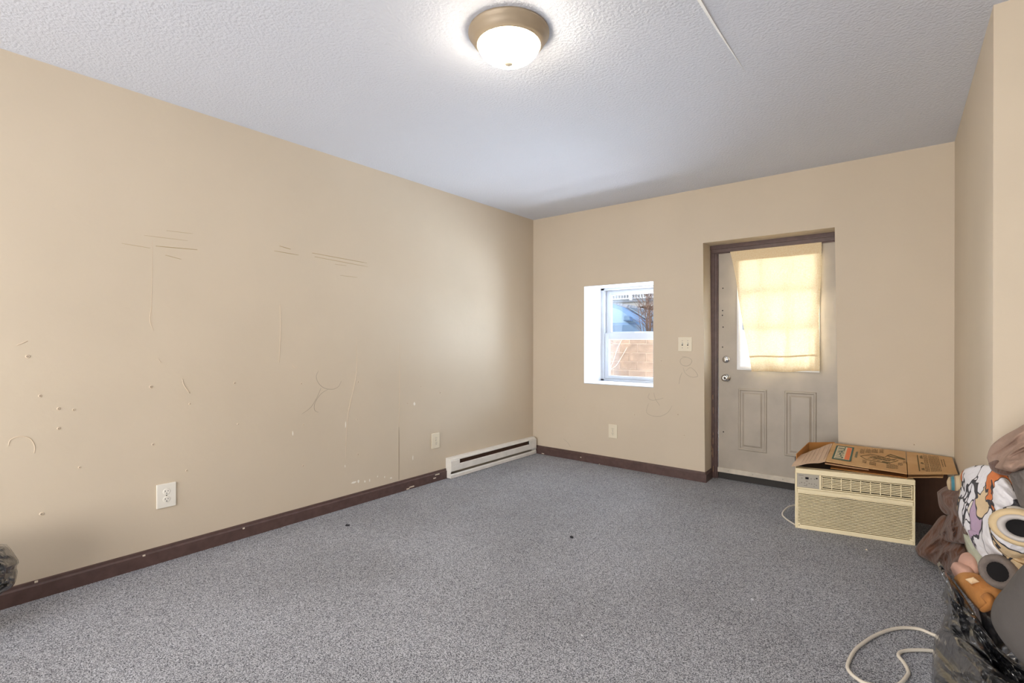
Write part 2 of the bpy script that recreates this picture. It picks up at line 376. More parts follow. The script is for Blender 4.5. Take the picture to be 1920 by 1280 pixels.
# ------------------------------------------------------------------ door with its trim
DP = mat('taupe_steel_door_paint', srgb(180, 170, 156), 0.42, vary=0.16, vscale=5, vdetail=8, bump=0.12, bscale=9, bdist=0.01)
DW = mat('white_door_lite_frame', srgb(235, 236, 238), 0.45)
door = thing('door_1', (2.275, 0.2, 0.0), 'taupe steel entry door with nine-lite glass and two raised panels', 'door', kind='structure')
def DB(mb, x0, x1, y0, y1, z0, z1): mb.box(x0 - 2.275, x1 - 2.275, y0 - .2, y1 - .2, z0, z1); return mb
dx0, dx1, dz0, dz1 = 1.817, 2.733, .072, 1.922
gx0, gx1, gz0, gz1 = 1.992, 2.532, .958, 1.835
sl = MB()
DB(sl, dx0, gx0, .2, .245, dz0, dz1); DB(sl, gx1, dx1, .2, .245, dz0, dz1); DB(sl, gx0, gx1, .2, .245, dz0, gz0); DB(sl, gx0, gx1, .2, .245, gz1, dz1)
slab = sl.build('door_slab', DP, door, recenter=False)
lf = MB()
for (a, b, y0) in [(.026, .0, .190), (.014, .0, .184)]:
    for q in [(gx0 - a, gx0 + .006, gz0 - a, gz1 + a), (gx1 - .006, gx1 + a, gz0 - a, gz1 + a), (gx0, gx1, gz0 - a, gz0 + .006), (gx0, gx1, gz1 - .006, gz1 + a)]:
        DB(lf, q[0], q[1], y0, .2, q[2], q[3])
lite = lf.build('lite_frame', DW, door, recenter=False, bevel=.003)
gw, gh = (gx1 - gx0) / 3, (gz1 - gz0) / 3
for i in range(3):
    for j in range(3):
        DB(MB(), gx0 + i * gw + .008, gx0 + (i + 1) * gw - .008, .219, .223, gz0 + j * gh + .008, gz0 + (j + 1) * gh - .008).build('pane', GLASS, lite, recenter=False)
for i in (1, 2): DB(MB(), gx0 + i * gw - .011, gx0 + i * gw + .011, .205, .238, gz0, gz1).build('muntin', DW, lite, recenter=False, bevel=.003)
for j in (1, 2): DB(MB(), gx0, gx1, .206, .237, gz0 + j * gh - .011, gz0 + j * gh + .011).build('muntin', DW, lite, recenter=False, bevel=.003)
def raised(x0, x1, z0, z1):
    loops = [(0, .2005), (.006, .193), (.014, .193), (.022, .1998), (.034, .1998), (.048, .192)]
    vs = []; fs = []
    for ins, y in loops:
        vs += [(x0 + ins - 2.275, y - .2, z0 + ins), (x1 - ins - 2.275, y - .2, z0 + ins), (x1 - ins - 2.275, y - .2, z1 - ins), (x0 + ins - 2.275, y - .2, z1 - ins)]
    for i in range(len(loops) - 1):
        for k in range(4): fs.append((i * 4 + k, i * 4 + (k + 1) % 4, i * 4 + 4 + (k + 1) % 4, i * 4 + 4 + k))
    k = (len(loops) - 1) * 4; fs.append((k, k + 1, k + 2, k + 3))
    MB().add(vs, fs).build('raised_panel', DP, door, recenter=False)
raised(1.974, 2.193, .264, .780); raised(2.319, 2.538, .264, .780)
def knob(name, x, z, prof, m=CHROME):
    return MB().lathe(prof, (x - 2.275, 0, z), 'y', 28).build(name, m, door, recenter=False, smooth=True)
k = knob('door_knob', 1.883, .861, [(.033, 0), (.033, -.004), (.028, -.009), (.013, -.012), (.012, -.030), (.022, -.036), (.028, -.046), (.028, -.056), (.020, -.064), (.009, -.066), (.008, -.063), (.0001, -.062)])
MB().box(-.0015, .0015, -.064, -.061, -.005, .005).build('keyway', DARK, k, recenter=False).location = (1.883 - 2.275, 0, .861)
k = knob('deadbolt', 1.879, 1.016, [(.031, 0), (.031, -.005), (.026, -.012), (.020, -.016), (.0001, -.017)])
t_ = DB(MB(), 1.873, 1.885, .168, .186, 1.000, 1.032).build('thumb_turn', CHROME, k, recenter=False, bevel=.004)
for z in (1.12, 1.29, 1.43, 1.62, 1.39, .40):
    MB().lathe([(.0001, -.0005), (.0045, -.0006), (.0055, .0)], (1.852 - 2.275 + random.uniform(-.006, .006), 0, z), 'y', 10).build('screw_hole', DARK, door, recenter=False)
SW = mat('pale_metal_sweep', srgb(214, 204, 188), 0.5, vary=0.2, vscale=14)
sw = DB(MB(), dx0 - .004, dx1, .188, .2, .058, .098).build('door_sweep', SW, door, recenter=False, bevel=.003)
for x in (1.90, 2.09, 2.31, 2.53): MB().lathe([(.0001, -.0005), (.005, .001)], (x - 2.275, -.0125, .078), 'y', 10).build('screw', SCREW, sw, recenter=False)
DB(MB(), 1.757, 2.80, .212, .34, -.03, .066).build('threshold', mat('shaded_threshold', srgb(40, 36, 34), 0.6), door, recenter=False)  # dark colour stands in for the shadowed gap under the door
tr = MB(); tr.box(1.752, 2.775, .172, .26, 1.953, 1.988); tr.box(1.757, 2.775, .180, .26, 1.922, 1.956); tr.box(1.775, 2.775, .188, .26, 1.914, 1.924)
tag(tr.build('trim_1', BROWN, bevel=.004), 'dark brown wooden head casing above the entry door', 'trim', kind='structure')
tr = MB(); tr.box(1.757, 1.786, .180, .26, .0, 1.922); tr.box(1.784, 1.806, .188, .26, 0, 1.914); tr.box(1.805, 1.8145, .196, .26, 0, 1.914)
tj = tag(tr.build('trim_2', BROWN, bevel=.003), 'dark brown side jamb left of the entry door, worn near the floor', 'trim', kind='structure')
for i in range(9):
    z = random.choice([random.uniform(.03, .4), random.uniform(.05, 1.2)]); q = Vector((1.772 + random.uniform(-.008, .01), .1795, z)) - tj.location; l = random.uniform(.008, .03)
    MB().box(q.x - .0015, q.x + .0015, q.y - .0006, q.y + .002, q.z - l, q.z + l).build('worn_spot', mat('bare_wood', srgb(176, 138, 104), 0.8), tj, recenter=False, bevel=.0008, bseg=1)
tr = MB(); tr.box(2.735, 2.79, .19, .26, 0, 1.922)
tag(tr.build('trim_3', BROWN, bevel=.003), 'dark brown side jamb on the hinge side of the door', 'trim', kind='structure')

# ------------------------------------------------------------------ curtain on the door
def curtain_mat():
    m = bpy.data.materials.new('yellow_cream_cotton'); m.use_nodes = True; nt = m.node_tree; N = nt.nodes; L = nt.links
    N.remove(N['Principled BSDF']); out = N['Material Output']
    tc = N.new('ShaderNodeTexCoord'); mp = N.new('ShaderNodeMapping'); mp.inputs['Scale'].default_value = (1, 1, 1)
    L.new(tc.outputs['Object'], mp.inputs[0])
    n = N.new('ShaderNodeTexNoise'); n.inputs['Scale'].default_value = 130; n.inputs['Detail'].default_value = 3; L.new(mp.outputs[0], n.inputs['Vector'])
    cr = N.new('ShaderNodeValToRGB'); cr.color_ramp.elements[0].position = .3; cr.color_ramp.elements[1].position = .7
    cr.color_ramp.elements[0].color = srgb(236, 210, 164); cr.color_ramp.elements[1].color = srgb(246, 230, 198)
    L.new(n.outputs['Fac'], cr.inputs[0])
    d = N.new('ShaderNodeBsdfDiffuse'); t = N.new('ShaderNodeBsdfTranslucent')
    L.new(cr.outputs[0], d.inputs[0]); L.new(cr.outputs[0], t.inputs[0])
    mx = N.new('ShaderNodeMixShader'); mx.inputs[0].default_value = .085
    bp = N.new('ShaderNodeBump'); bp.inputs['Strength'].default_value = .3; bp.inputs['Distance'].default_value = .003; L.new(n.outputs['Fac'], bp.inputs['Height'])
    L.new(bp.outputs[0], d.inputs['Normal'])
    L.new(d.outputs[0], mx.inputs[1]); L.new(t.outputs[0], mx.inputs[2]); L.new(mx.outputs[0], out.inputs[0]); return m
CUR = curtain_mat()
cur = thing('door_curtain', (2.25, .15, .93), 'yellow cream cotton curtain tacked across the door glass', 'curtain')
NU, NV = 80, 110; ctop = 1.918
def cpt(u, v):     # v 0 top .. 1 bottom
    xl = 1.918 + (.168) * v ** 0.95 + .004 * math.sin(v * 9); xr = 2.573 - .016 * v + .010 * math.sin(v * 7 + 1) * v
    x = xl + (xr - xl) * u
    zb = .922 + .022 * u + .004 * math.sin(u * 9)
    z = ctop + (zb - ctop) * v
    g = v ** 1.2
    y = .166 + g * (.010 * math.sin(u * 15 + v * 2.0) + .012 * math.sin(u * 6.3 - v * 3.5 + 1) + .008 * math.sin((u * 1.2 + v) * 14) * (u > 0)) \
        + .006 * noise.noise((u * 9, v * 5, 2.0)) * g - .012 * g + .003 * noise.noise((u * 22, v * 12, 5.0))
    cr_ = math.exp(-((u - .66 + .16 * (v - .5)) / .03) ** 2) * max(0, math.sin(math.pi * min(1, max(0, (v - .2) / .75))))
    y -= .016 * cr_
    cr_ = math.exp(-((u - .93 + .05 * v) / .03) ** 2) * max(0, v - .55) * 2
    y -= .014 * cr_
    return Vector((x - 2.25, min(y, .178) - .15, z - .93))
vs = [cpt(i / NU, j / NV) for j in range(NV + 1) for i in range(NU + 1)]
fs = [(j * (NU + 1) + i, j * (NU + 1) + i + 1, (j + 1) * (NU + 1) + i + 1, (j + 1) * (NU + 1) + i) for j in range(NV) for i in range(NU)]
MB().add(vs, fs).build('cloth', CUR, cur, recenter=False, smooth=True, fixn=False)
# folded hem at the foot and the stitched line above it
def strip(name, v0, v1, dy, m, nv=6):
    vs = []; fs = []
    for j in range(nv + 1):
        for i in range(NU + 1): vs.append(cpt(i / NU, v0 + (v1 - v0) * j / nv) + Vector((0, dy, 0)))
    for j in range(nv):
        for i in range(NU): fs.append((j * (NU + 1) + i, j * (NU + 1) + i + 1, (j + 1) * (NU + 1) + i + 1, (j + 1) * (NU + 1) + i))
    return MB().add(vs, fs).build(name, m, cur, recenter=False, smooth=True, fixn=False)
strip('stitched_tuck', .872, .886, -.0025, CUR, 2)
strip('hem', .985, 1.0, -.0025, CUR, 2)
strip('top_fold', 0.0, .085, -.002, CUR, 4)

# ------------------------------------------------------------------ ceiling lamp
lc = Vector((1.80, -2.63, H))
lamp = thing('ceiling_lamp', lc, 'lit flush-mount ceiling lamp with frosted bowl and satin rim', 'lamp')
NICK = mat('satin_taupe_metal', srgb(166, 150, 128), 0.45, 0.15)
MB().lathe([(.158, 0), (.166, -.002), (.167, -.010), (.162, -.014), (.161, -.018), (.157, -.021), (.150, -.036), (.139, -.050), (.134, -.053), (.132, -.056), (.127, -.055), (.125, -.045)], (0, 0, 0), 'z', 72).build('rim', NICK, lamp, recenter=False, smooth=True)
GLOW = mat('lit_frosted_glass', srgb(250, 246, 238), 0.35, emit=31.0, ecol=(1.0, 0.88, 0.70, 1))
bowl = [(.128, -.050)] + [(.128 * math.cos(a), -.050 - .074 * math.sin(a)) for a in [i * math.pi / 2 / 14 for i in range(1, 14)]] + [(.0005, -.124)]
MB().lathe(bowl, (0, 0, 0), 'z', 64).build('glass_bowl', GLOW, lamp, recenter=False, smooth=True)
MB().lathe([(.010, -.120), (.017, -.124), (.0175, -.128), (.015, -.132), (.008, -.135), (.0002, -.136)], (0, 0, 0), 'z', 20)      .build('finial', mat('pale_finial', srgb(232, 218, 192), .5), lamp, recenter=False, smooth=True)

# ------------------------------------------------------------------ baseboard heater
HW = mat('off_white_enamel', srgb(240, 237, 230), 0.4, vary=0.10, vscale=12)
FIN = mat('brown_heater_fins', srgb(96, 72, 58), 0.6, 0.3)
hy0, hy1 = -1.262, -.03
ht = thing('baseboard_heater', (.0, (hy0 + hy1) / 2, 0), 'long off-white electric baseboard heater below the left wall', 'heater')
def HP(name, poly, y0, y1, m, parent=None, bevel=.0015):
    yc = (hy0 + hy1) / 2
    return MB().prism(poly, lambda p, t: (p[0], t - yc, p[1]), y0, y1).build(name, m, parent or ht, recenter=False, bevel=bevel)
HP('back_pan', [(.001, .012), (.006, .012), (.006, .166), (.001, .166)], hy0 + .003, hy1 - .003, mat('heater_back', srgb(190, 180, 166), 0.6), bevel=0)
HP('top_cover', [(.001, .172), (.040, .172), (.062, .160), (.062, .150), (.058, .150), (.058, .157), (.038, .168), (.001, .168)], hy0 + .001, hy1 - .001, HW)
HP('front_panel', [(.060, .062), (.066, .062), (.066, .112), (.055, .116), (.055, .110), (.060, .108)], hy0 + .001, -.52, HW)
HP('front_panel', [(.060, .062), (.066, .062), (.066, .112), (.055, .116), (.055, .110), (.060, .108)], -.519, hy1 - .12, HW)
HP('bottom_lip', [(.001, .004), (.066, .004), (.066, .030), (.058, .040), (.056, .040), (.062, .028), (.062, .008), (.001, .008)], hy0 + .001, hy1 - .001, HW)
fm = MB(); y = hy0 + .12
while y < hy1 - .13:
    fm.box(.012, .052, y - (hy0 + hy1) / 2, y + .0012 - (hy0 + hy1) / 2, .075, .150); y += .009
tag(fm.build('fins', FIN, ht, recenter=False), 'thin brown heating fins behind the slot', kind='stuff')
MB().tube([(.032, hy0 + .05 - (hy0 + hy1) / 2, .11), (.032, hy1 - .05 - (hy0 + hy1) / 2, .11)], .008, 10).build('heating_tube', FIN, ht, recenter=False)
full = [(.001, .004), (.066, .004), (.066, .026), (.060, .046), (.066, .060), (.067, .150), (.041, .173), (.001, .173)]
for a, b in ((hy0, hy0 + .004), (hy1 - .004, hy1)): HP('end_plate', full, a, b, HW)
HP('end_cover', [(.058, .110), (.0675, .110), (.0675, .151), (.058, .155)], hy0 + .002, hy0 + .105, HW)
HP('end_cover', [(.058, .060), (.0675, .060), (.0675, .151), (.058, .155)], hy1 - .118, hy1 - .002, HW)

# ------------------------------------------------------------------ outlets and switch
def make_outlet(label, m, loc, rz, wd=.089, hg=.127):
    t = thing('wall_outlet', loc, label, 'outlet', rz, 'duplex wall outlets')
    MB().box(-wd / 2, wd / 2, -.008, .0, -hg / 2, hg / 2).build('cover_plate', m, t, recenter=False, bevel=.0035, bseg=3)
    for s in (-1, 1):
        r = MB().lathe([(.0001, -.0105), (.0145, -.0105), (.0165, -.0095), (.0168, -.006)], (0, 0, s * .0205), 'y', 24).build('receptacle', m, t, recenter=False)
        for dx, hh in ((-.0062, .0085), (.0062, .007)): MB().box(dx - .0012, dx + .0012, -.0109, -.0100, s * .0205 + .003 - hh / 2 + .001, s * .0205 + .003 + hh / 2).build('slot', DARK, r, recenter=False)
        MB().lathe([(.0001, -.0109), (.0026, -.0108)], (0, 0, s * .0205 - .0085), 'y', 10).build('ground_hole', DARK, r, recenter=False)
    MB().lathe([(.0001, -.0095), (.003, -.0092), (.0035, -.0075)], (0, 0, 0), 'y', 10).build('screw', SCREW, t, recenter=False)
    return t
make_outlet('bright white duplex outlet on the left wall nearest the camera', IVORY, (0, -3.305, .347), math.pi / 2)
make_outlet('ivory duplex outlet on the left wall just above the heater end', IVORY2, (0, -1.38, .338), math.pi / 2)
make_outlet('ivory duplex outlet on the end wall under the small window', IVORY2, (.928, 0, .328), 0)
t = thing('light_switch', (1.602, 0, 1.144), 'ivory two-gang toggle switch plate between window and door', 'light switch')
MB().box(-.059, .059, -.007, 0, -.060, .060).build('cover_plate', IVORY2, t, recenter=False, bevel=.003, bseg=3)
for s in (-1, 1):
    MB().box(s * .023 - .005, s * .023 + .005, -.0075, -.004, -.012, .012).build('toggle_slot', DARK, t, recenter=False)
    MB().hexa([(s * .023 - .004, -.007, -.004), (s * .023 + .004, -.007, -.004), (s * .023 + .004, -.007, .008), (s * .023 - .004, -.007, .008)],
              [(s * .023 - .0035, -.017, .004), (s * .023 + .0035, -.017, .004), (s * .023 + .0035, -.016, .011), (s * .023 - .0035, -.016, .011)]).build('toggle', IVORY, t, recenter=False, bevel=.001)
    for z in (-.030, .030): MB().lathe([(.0001, -.0085), (.003, -.0082), (.0033, -.0065)], (s * .023, 0, z), 'y', 10).build('screw', SCREW, t, recenter=False)

# ------------------------------------------------------------------ air conditioner
ACW, ACH, ACD = .598, .375, .40
ang = math.atan2(.116, .586)
ac = thing('air_conditioner', (2.533, -.674, 0), 'cream wall air conditioner standing on the carpet by the door', 'air conditioner', ang)
CREAM = mat('yellowed_cream_plastic', srgb(250, 236, 198), 0.45, vary=0.08, vscale=5)
CREAM2 = mat('pale_cream_slats', srgb(252, 238, 200), 0.45, vary=0.06, vscale=6)
ACS = mat('grey_metal_sleeve', srgb(92, 88, 86), 0.5, 0.5)
def A(name, x0, x1, y0, y1, z0, z1, m=CREAM, parent=None, bevel=.002, **kw): return box(name, m, parent or ac, x0, x1, y0, y1, z0, z1, bevel, recenter=False, **kw)
A('cabinet', .012, ACW - .012, .055, ACD, .004, ACH - .006, ACS, bevel=.006)
# bezel: the front as a frame around the two openings
fr = MB()
for q in [(0, ACW, .0, .06, .344, ACH), (0, .010, .0, .06, 0, .344), (.590, ACW, 0, .06, 0, .344), (.128, .140, .0, .06, .258, .344), (.010, .590, .0, .06, .248, .258), (.010, .590, 0, .06, 0, .026)]:
    fr.box(*q)
fr.build('front_bezel', CREAM, ac, recenter=False, bevel=.004, bseg=3)
cp = A('control_panel', .010, .128, .002, .03, .258, .344, mat('grey_control_panel', srgb(176, 170, 158), 0.5), bevel=.002)
A('display', .054, .072, .0005, .004, .312, .325, mat('dark_display', srgb(28, 24, 28), 0.2), cp, .001)
A('sensor_eye', .111, .119, .0005, .004, .319, .327, mat('dark_display', srgb(28, 24, 28), 0.2), cp, .001)
BT = mat('grey_button', srgb(158, 152, 142), 0.5); BL_ = mat('button_print', srgb(96, 92, 88), 0.6)
for x, z in [(.036, .316), (.085, .317), (.103, .317), (.034, .288), (.050, .287), (.075, .287), (.088, .285), (.103, .287), (.113, .280), (.062, .279)]:
    b_ = MB().lathe([(.0001, -.0008), (.0042, -.0008), (.005, .002)], (x, .002, z), 'y', 14).build('button', BT, cp, recenter=False)
    MB().box(x - .002, x + .002, .0006, .0016, z - .0008, z + .0008).build('button_print', BL_, b_, recenter=False)
for x0, x1, z in [(.018, .044, .333), (.056, .068, .300), (.022, .026, .282), (.098, .104, .272), (.046, .064, .272)]: A('printed_line', x0, x1, .0014, .0024, z - .0012, z + .0012, BL_, cp, 0)
# outlet grille
A('grille_recess', .140, .590, .030, .034, .258, .344, DARK, bevel=0)
gf = MB()
for q in [(.142, .146, .004, .02, .262, .340), (.582, .586, .004, .02, .262, .340), (.142, .586, .004, .02, .336, .340), (.142, .586, .004, .02, .262, .266)]: gf.box(*q)
gf.build('grille_frame', CREAM2, ac, recenter=False, bevel=.001)
sl0 = MB().box(.146, .582, .006, .026, -.0026, .0026).build('grille_slat', CREAM2, ac, recenter=False, bevel=.001, bseg=1)
zs = [.266 + (i + 1) * .070 / 7 for i in range(6)]
for i, z in enumerate(zs):
    s_ = sl0 if i == 0 else inst(sl0, parent=ac); s_.location = (0, 0, z)
b0 = MB().box(-.0018, .0018, .004, .02, .266, .336).build('grille_bar', CREAM2, ac, recenter=False, bevel=.0008, bseg=1)
for i in range(8):
    s_ = b0 if i == 0 else inst(b0, parent=ac); s_.location = (.146 + (i + 1) * .436 / 9, 0, 0)
# intake panel
fp = MB(); fp.box(.011, .589, .001, .02, .224, .247)
fp.build('intake_top_band', CREAM, ac, recenter=False, bevel=.003)
hp = MB(); m_ = 14; poly = [(.215 + .105 * i / m_, .2205 + .011 * math.sin(math.pi * i / m_)) for i in range(m_ + 1)]
hp.prism(poly, lambda p, t: (p[0], t, p[1]), -.003, .006)
hp.build('pull_handle', mat('cream_handle', srgb(220, 208, 180), 0.5), ac, recenter=False, bevel=.001)
A('intake_recess', .011, .589, .026, .030, .02, .226, mat('intake_shade', srgb(34, 26, 18), 0.9), bevel=0)  # slot shade deepened by a near-black recess colour
ns = 21; i0 = None
for i in range(ns):
    z = .221 - i * .0094
    ins = 0.0 if z > .055 else (.055 - z) ** 2 * 34
    mb = MB().box(.0105, .5895, .001, .014, -.0025, .0025)
    if i0 is None:
        i0 = mb.build('intake_slat', CREAM2, ac, recenter=False, bevel=.0014, bseg=1); s_ = i0
    else: s_ = inst(i0, parent=ac)
    s_.location = (0, 0, z)
    if ins > .004:
        for x0, x1 in ((.0105, .0105 + ins), (.5895 - ins, .5895)): A('corner_fill', x0, x1, .0015, .014, z - .009, z + .003, CREAM2, bevel=0)
A('side_rail', .0102, .016, .001, .014, .02, .225, CREAM2, bevel=0); A('side_rail', .584, .5898, .001, .014, .02, .225, CREAM2, bevel=0)
A('badge', .018, .024, -.001, .002, .018, .024, mat('grey_badge', srgb(150, 140, 124), 0.4, 0.5), bevel=.001)
CORD = mat('white_cord_rubber', srgb(220, 212, 198), 0.5)
mw = Matrix.Translation(ac.location) @ Matrix.Rotation(ang, 4, 'Z'); mi = mw.inverted()
path = [mi @ at(px, py, 2, z) for px, py, z in [(1505, 982, .007), (1497, 986, .006), (1482, 978, .006), (1471, 970, .008), (1467, 963, .016), (1473, 954, .03), (1483, 948, .04), (1500, 946, .04), (1530, 946, .03)]]
MB().tube(smoothpath(path, 5), .0052, 10).build('power_cord', CORD, ac, recenter=False, smooth=True)

# ------------------------------------------------------------------ cardboard box lying open on the air conditioner
KRAFT = mat('kraft_cardboard', srgb(216, 176, 126), 0.85, col2=srgb(204, 160, 110), vscale=7, bump=0.12, bscale=40, bdist=0.003)
KIN = mat('kraft_inside', srgb(190, 132, 70), 0.9)
KEDGE = mat('cardboard_edge', srgb(214, 172, 132), 0.9)
cb = thing('cardboard_box', (2.9, -.42, .375), 'half-flattened kraft moving box lying open on the air conditioner', 'box')
cbo = Vector(cb.location)
def sheet(name, corners, th=.004, m=KRAFT, parent=None, nu=10, nv=4, wav=.002, seed=0):
    a, b, c, d_ = [Vector(p) - cbo for p in corners]; nrm = (b - a).cross(d_ - a).normalized(); vs = []; fs = []
    for lay in (0, 1):
        for j in range(nv + 1):
            for i in range(nu + 1):
                u, v = i / nu, j / nv
                p = (a * (1 - u) + b * u) * (1 - v) + (d_ * (1 - u) + c * u) * v
                p = p + nrm * (wav * noise.noise((u * 3 + seed, v * 3, seed * 1.7)) - (th if lay else 0)); vs.append(p)
    k = (nu + 1) * (nv + 1)
    for j in range(nv):
        for i in range(nu):
            q = (j * (nu + 1) + i, j * (nu + 1) + i + 1, (j + 1) * (nu + 1) + i + 1, (j + 1) * (nu + 1) + i)
            fs.append(q); fs.append(tuple(k + t for t in reversed(q)))
    bd = [i for i in range(nu + 1)] + [(j + 1) * (nu + 1) - 1 for j in range(1, nv + 1)] + [nv * (nu + 1) + i for i in range(nu - 1, -1, -1)] + [j * (nu + 1) for j in range(nv - 1, 0, -1)]
    for i in range(len(bd)): p, q = bd[i], bd[(i + 1) % len(bd)]; fs.append((p, q, k + q, k + p))
    return MB().add(vs, fs).build(name, m, parent or cb, recenter=False)
# top face: front edge then back edge
A_fl = at(1548, 864, 2, .430); A_fr = at(1701, 888, 2, .410); A_br = at(1698, 846, 2, .452); A_bl = at(1562, 830, 2, .458)
B_fr = at(1796, 888, 2, .412); B_br = at(1785, 857, 2, .440)
top = sheet('top_panel', [A_fl, A_fr, A_br, A_bl], seed=1)
flr = sheet('end_flap', [A_fr + Vector((.004, 0, .001)), B_fr, B_br, A_br + Vector((.004, 0, .001))], seed=2)
F_tf = at(1484, 873, 2, .392); F_tb = at(1499, 853, 2, .415)
fll = sheet('end_flap', [F_tf, A_fl - Vector((.002, 0, 0)), A_bl - Vector((.002, 0, 0)), F_tb], seed=3, m=mat('doorlit_kraft_cardboard', srgb(214, 186, 160), 0.85, vary=.08, vscale=9), wav=.006)  # door light on this flap painted as a paler kraft
Bz = .381
bot = sheet('bottom_panel', [(A_fl.x + .02, A_fl.y + .05, Bz), (A_fr.x, A_fr.y + .03, Bz), (A_br.x, A_br.y, Bz), (A_bl.x, A_bl.y, Bz)], seed=4, m=KIN)
sheet('end_flap', [(A_fr.x + .004, A_fr.y + .03, Bz + .003), at(1768, 894, 2, .396), (B_br.x - .03, B_br.y - .05, .402), (A_br.x + .004, A_br.y, Bz + .003)], seed=5)
sheet('back_side', [(A_bl.x, A_bl.y, Bz), (A_br.x, A_br.y, Bz), (A_br.x, A_br.y - .002, A_br.z - .004), (A_bl.x, A_bl.y - .002, A_bl.z - .004)], seed=6, m=KIN, wav=0)
bf0 = at(1517, 829, 2, .470); bf1 = at(1494, 851, 2, .436)
sheet('side_flap', [Vector((bf0.x, bf0.y, .385)), (A_bl.x, A_bl.y, .385), (A_bl.x + .01, A_bl.y, A_bl.z + .006), bf0], seed=7, m=KIN, wav=0)
sheet('side_flap', [Vector((bf1.x, bf1.y, .385)), Vector((bf0.x, bf0.y, .385)), bf0, bf1], seed=8, m=KIN, wav=0)
# inner flap folded under the open front
i0_ = at(1547, 868, 2, .404); i1_ = at(1629, 880, 2, .392)
sheet('inner_flap', [i0_, i1_, i1_ + Vector((-.03, .16, -.002)), i0_ + Vector((-.03, .16, .01))], seed=9, m=KEDGE, th=.006)
# print on the top panel, drawn in the panel's own coordinates (u along the panel, v from front to back)
GREEN = mat('green_ink', srgb(70, 104, 92), 0.8); ORANGE = mat('orange_ink', srgb(236, 132, 84), 0.8); INK = mat('dark_olive_ink', srgb(104, 92, 58), 0.8); PALE = mat('pale_logo_field', srgb(226, 210, 178), 0.85)
def panel_fn(a, b, c, d_):
    a, b, c, d_ = [Vector(p) - cbo for p in (a, b, c, d_)]; nrm = (b - a).cross(d_ - a).normalized()
    def f(u, v, h=.0035): return ((a * (1 - u) + b * u) * (1 - v) + (d_ * (1 - u) + c * u) * v) + nrm * h
    return f
PA = panel_fn(A_fl, A_fr, A_br, A_bl); PB = panel_fn(A_fr, B_fr, B_br, A_br)
def ink(name, polys, f, m, parent, h=.0030):
    mb = MB()
    for poly in polys:
        k = len(poly); mb.add([f(u, v, h) for u, v in poly] + [f(u, v, h - .0008) for u, v in poly], [tuple(range(k))] + [(i, (i + 1) % k, k + (i + 1) % k, k + i) for i in range(k)])
    o_ = mb.build(name, m, parent, recenter=False, fixn=False)
    if len(polys) > 1: o_['kind'] = 'stuff'
    return o_
def rect(u0, u1, v0, v1): return [(u0, v0), (u1, v0), (u1, v1), (u0, v1)]
ink('printed_logo_field', [rect(.085, .30, .17, .83)], PA, PALE, top, .0026)
ink('printed_logo_frame', [rect(.065, .088, .14, .86), rect(.292, .315, .14, .86), rect(.065, .315, .82, .86), rect(.065, .315, .14, .18)], PA, GREEN, top, .0031)
ink('printed_orange_band', [rect(.225, .288, .19, .81)], PA, ORANGE, top, .0031)
def lettering(txt, f, u_base, u_top, v0, v1, m, name, parent):
    """text whose letters stand along u and run from front to back along v"""
    c = bpy.data.curves.new('t', 'FONT'); c.body = txt; c.offset = .012
    to = bpy.data.objects.new('t', c); COL.objects.link(to); dg = bpy.context.evaluated_depsgraph_get()
    me = to.evaluated_get(dg).to_mesh(); V = [v.co.copy() for v in me.vertices]; F = [tuple(p.vertices) for p in me.polygons]
    xs = [v.x for v in V]; ys = [v.y for v in V]; x0, x1, y0, y1 = min(xs), max(xs), min(ys), max(ys)
    vs = [f(u_base + (u_top - u_base) * (p.y - y0) / (y1 - y0), v0 + (v1 - v0) * (p.x - x0) / (x1 - x0), .0036) for p in V]
    o_ = MB().add(vs, F).build(name, m, parent, recenter=False, fixn=False)
    bpy.data.objects.remove(to); bpy.data.curves.remove(c); return o_
lettering('U-HAUL', PA, .205, .10, .2, .8, GREEN, 'printed_logo_letters', top)
R_ = random.Random(3)
def textlines(us, v0, v1, w_=.006, dense=.75):
    out = []
    for u in us:
        v = v0 + R_.uniform(0, .03)
        while v < v1 - .02:
            l = R_.uniform(.03, .09); out.append(rect(u, u + w_, v, min(v1, v + l * dense))); v += l + .012
    return out
ink('printed_word', textlines([.352, .368], .36, .66, .010, .9), PA, GREEN, top)
pl_ = []
for u0, n_, v0, v1 in [(.41, 4, .60, .84), (.48, 5, .66, .88), (.56, 6, .70, .92), (.66, 4, .74, .94), (.46, 4, .16, .30), (.55, 6, .12, .28), (.76, 10, .10, .30), (.90, 4, .28, .42), (.965, 3, .40, .52)]:
    pl_ += textlines([u0 + i * .014 for i in range(n_)], v0, v1)
ink('printed_text', pl_, PA, INK, top)
def seg(u0, v0, u1, v1, w_=.0032):
    w_ = min(w_, .007)
    du, dv = u1 - u0, v1 - v0; l = math.hypot(du * 3, dv) + 1e-6; nu_, nv_ = -dv / l * w_ / 3 * 2, du * 3 / l * w_ * 2
    return [(u0 - nu_, v0 - nv_), (u1 - nu_, v1 - nv_), (u1 + nu_, v1 + nv_), (u0 + nu_, v0 + nv_)]
dg_ = [seg(.42, .46, .50, .34), (seg(.50, .34, .78, .30)), seg(.42, .46, .56, .62), seg(.56, .62, .74, .56), seg(.52, .40, .66, .56), seg(.58, .38, .72, .54), seg(.64, .36, .80, .56), seg(.70, .34, .88, .56), seg(.76, .66, .98, .58, .02), seg(.80, .74, .99, .60, .014), seg(.74, .58, .76, .66), seg(.76, .66, .80, .74), seg(.70, .32, .80, .34, .02), seg(.80, .34, .90, .50), seg(.54, .48, .80, .42), seg(.56, .54, .86, .48)]
ink('printed_diagram', dg_, PA, INK, top)
pl_ = [rect(.24, .262, .10, .86)]
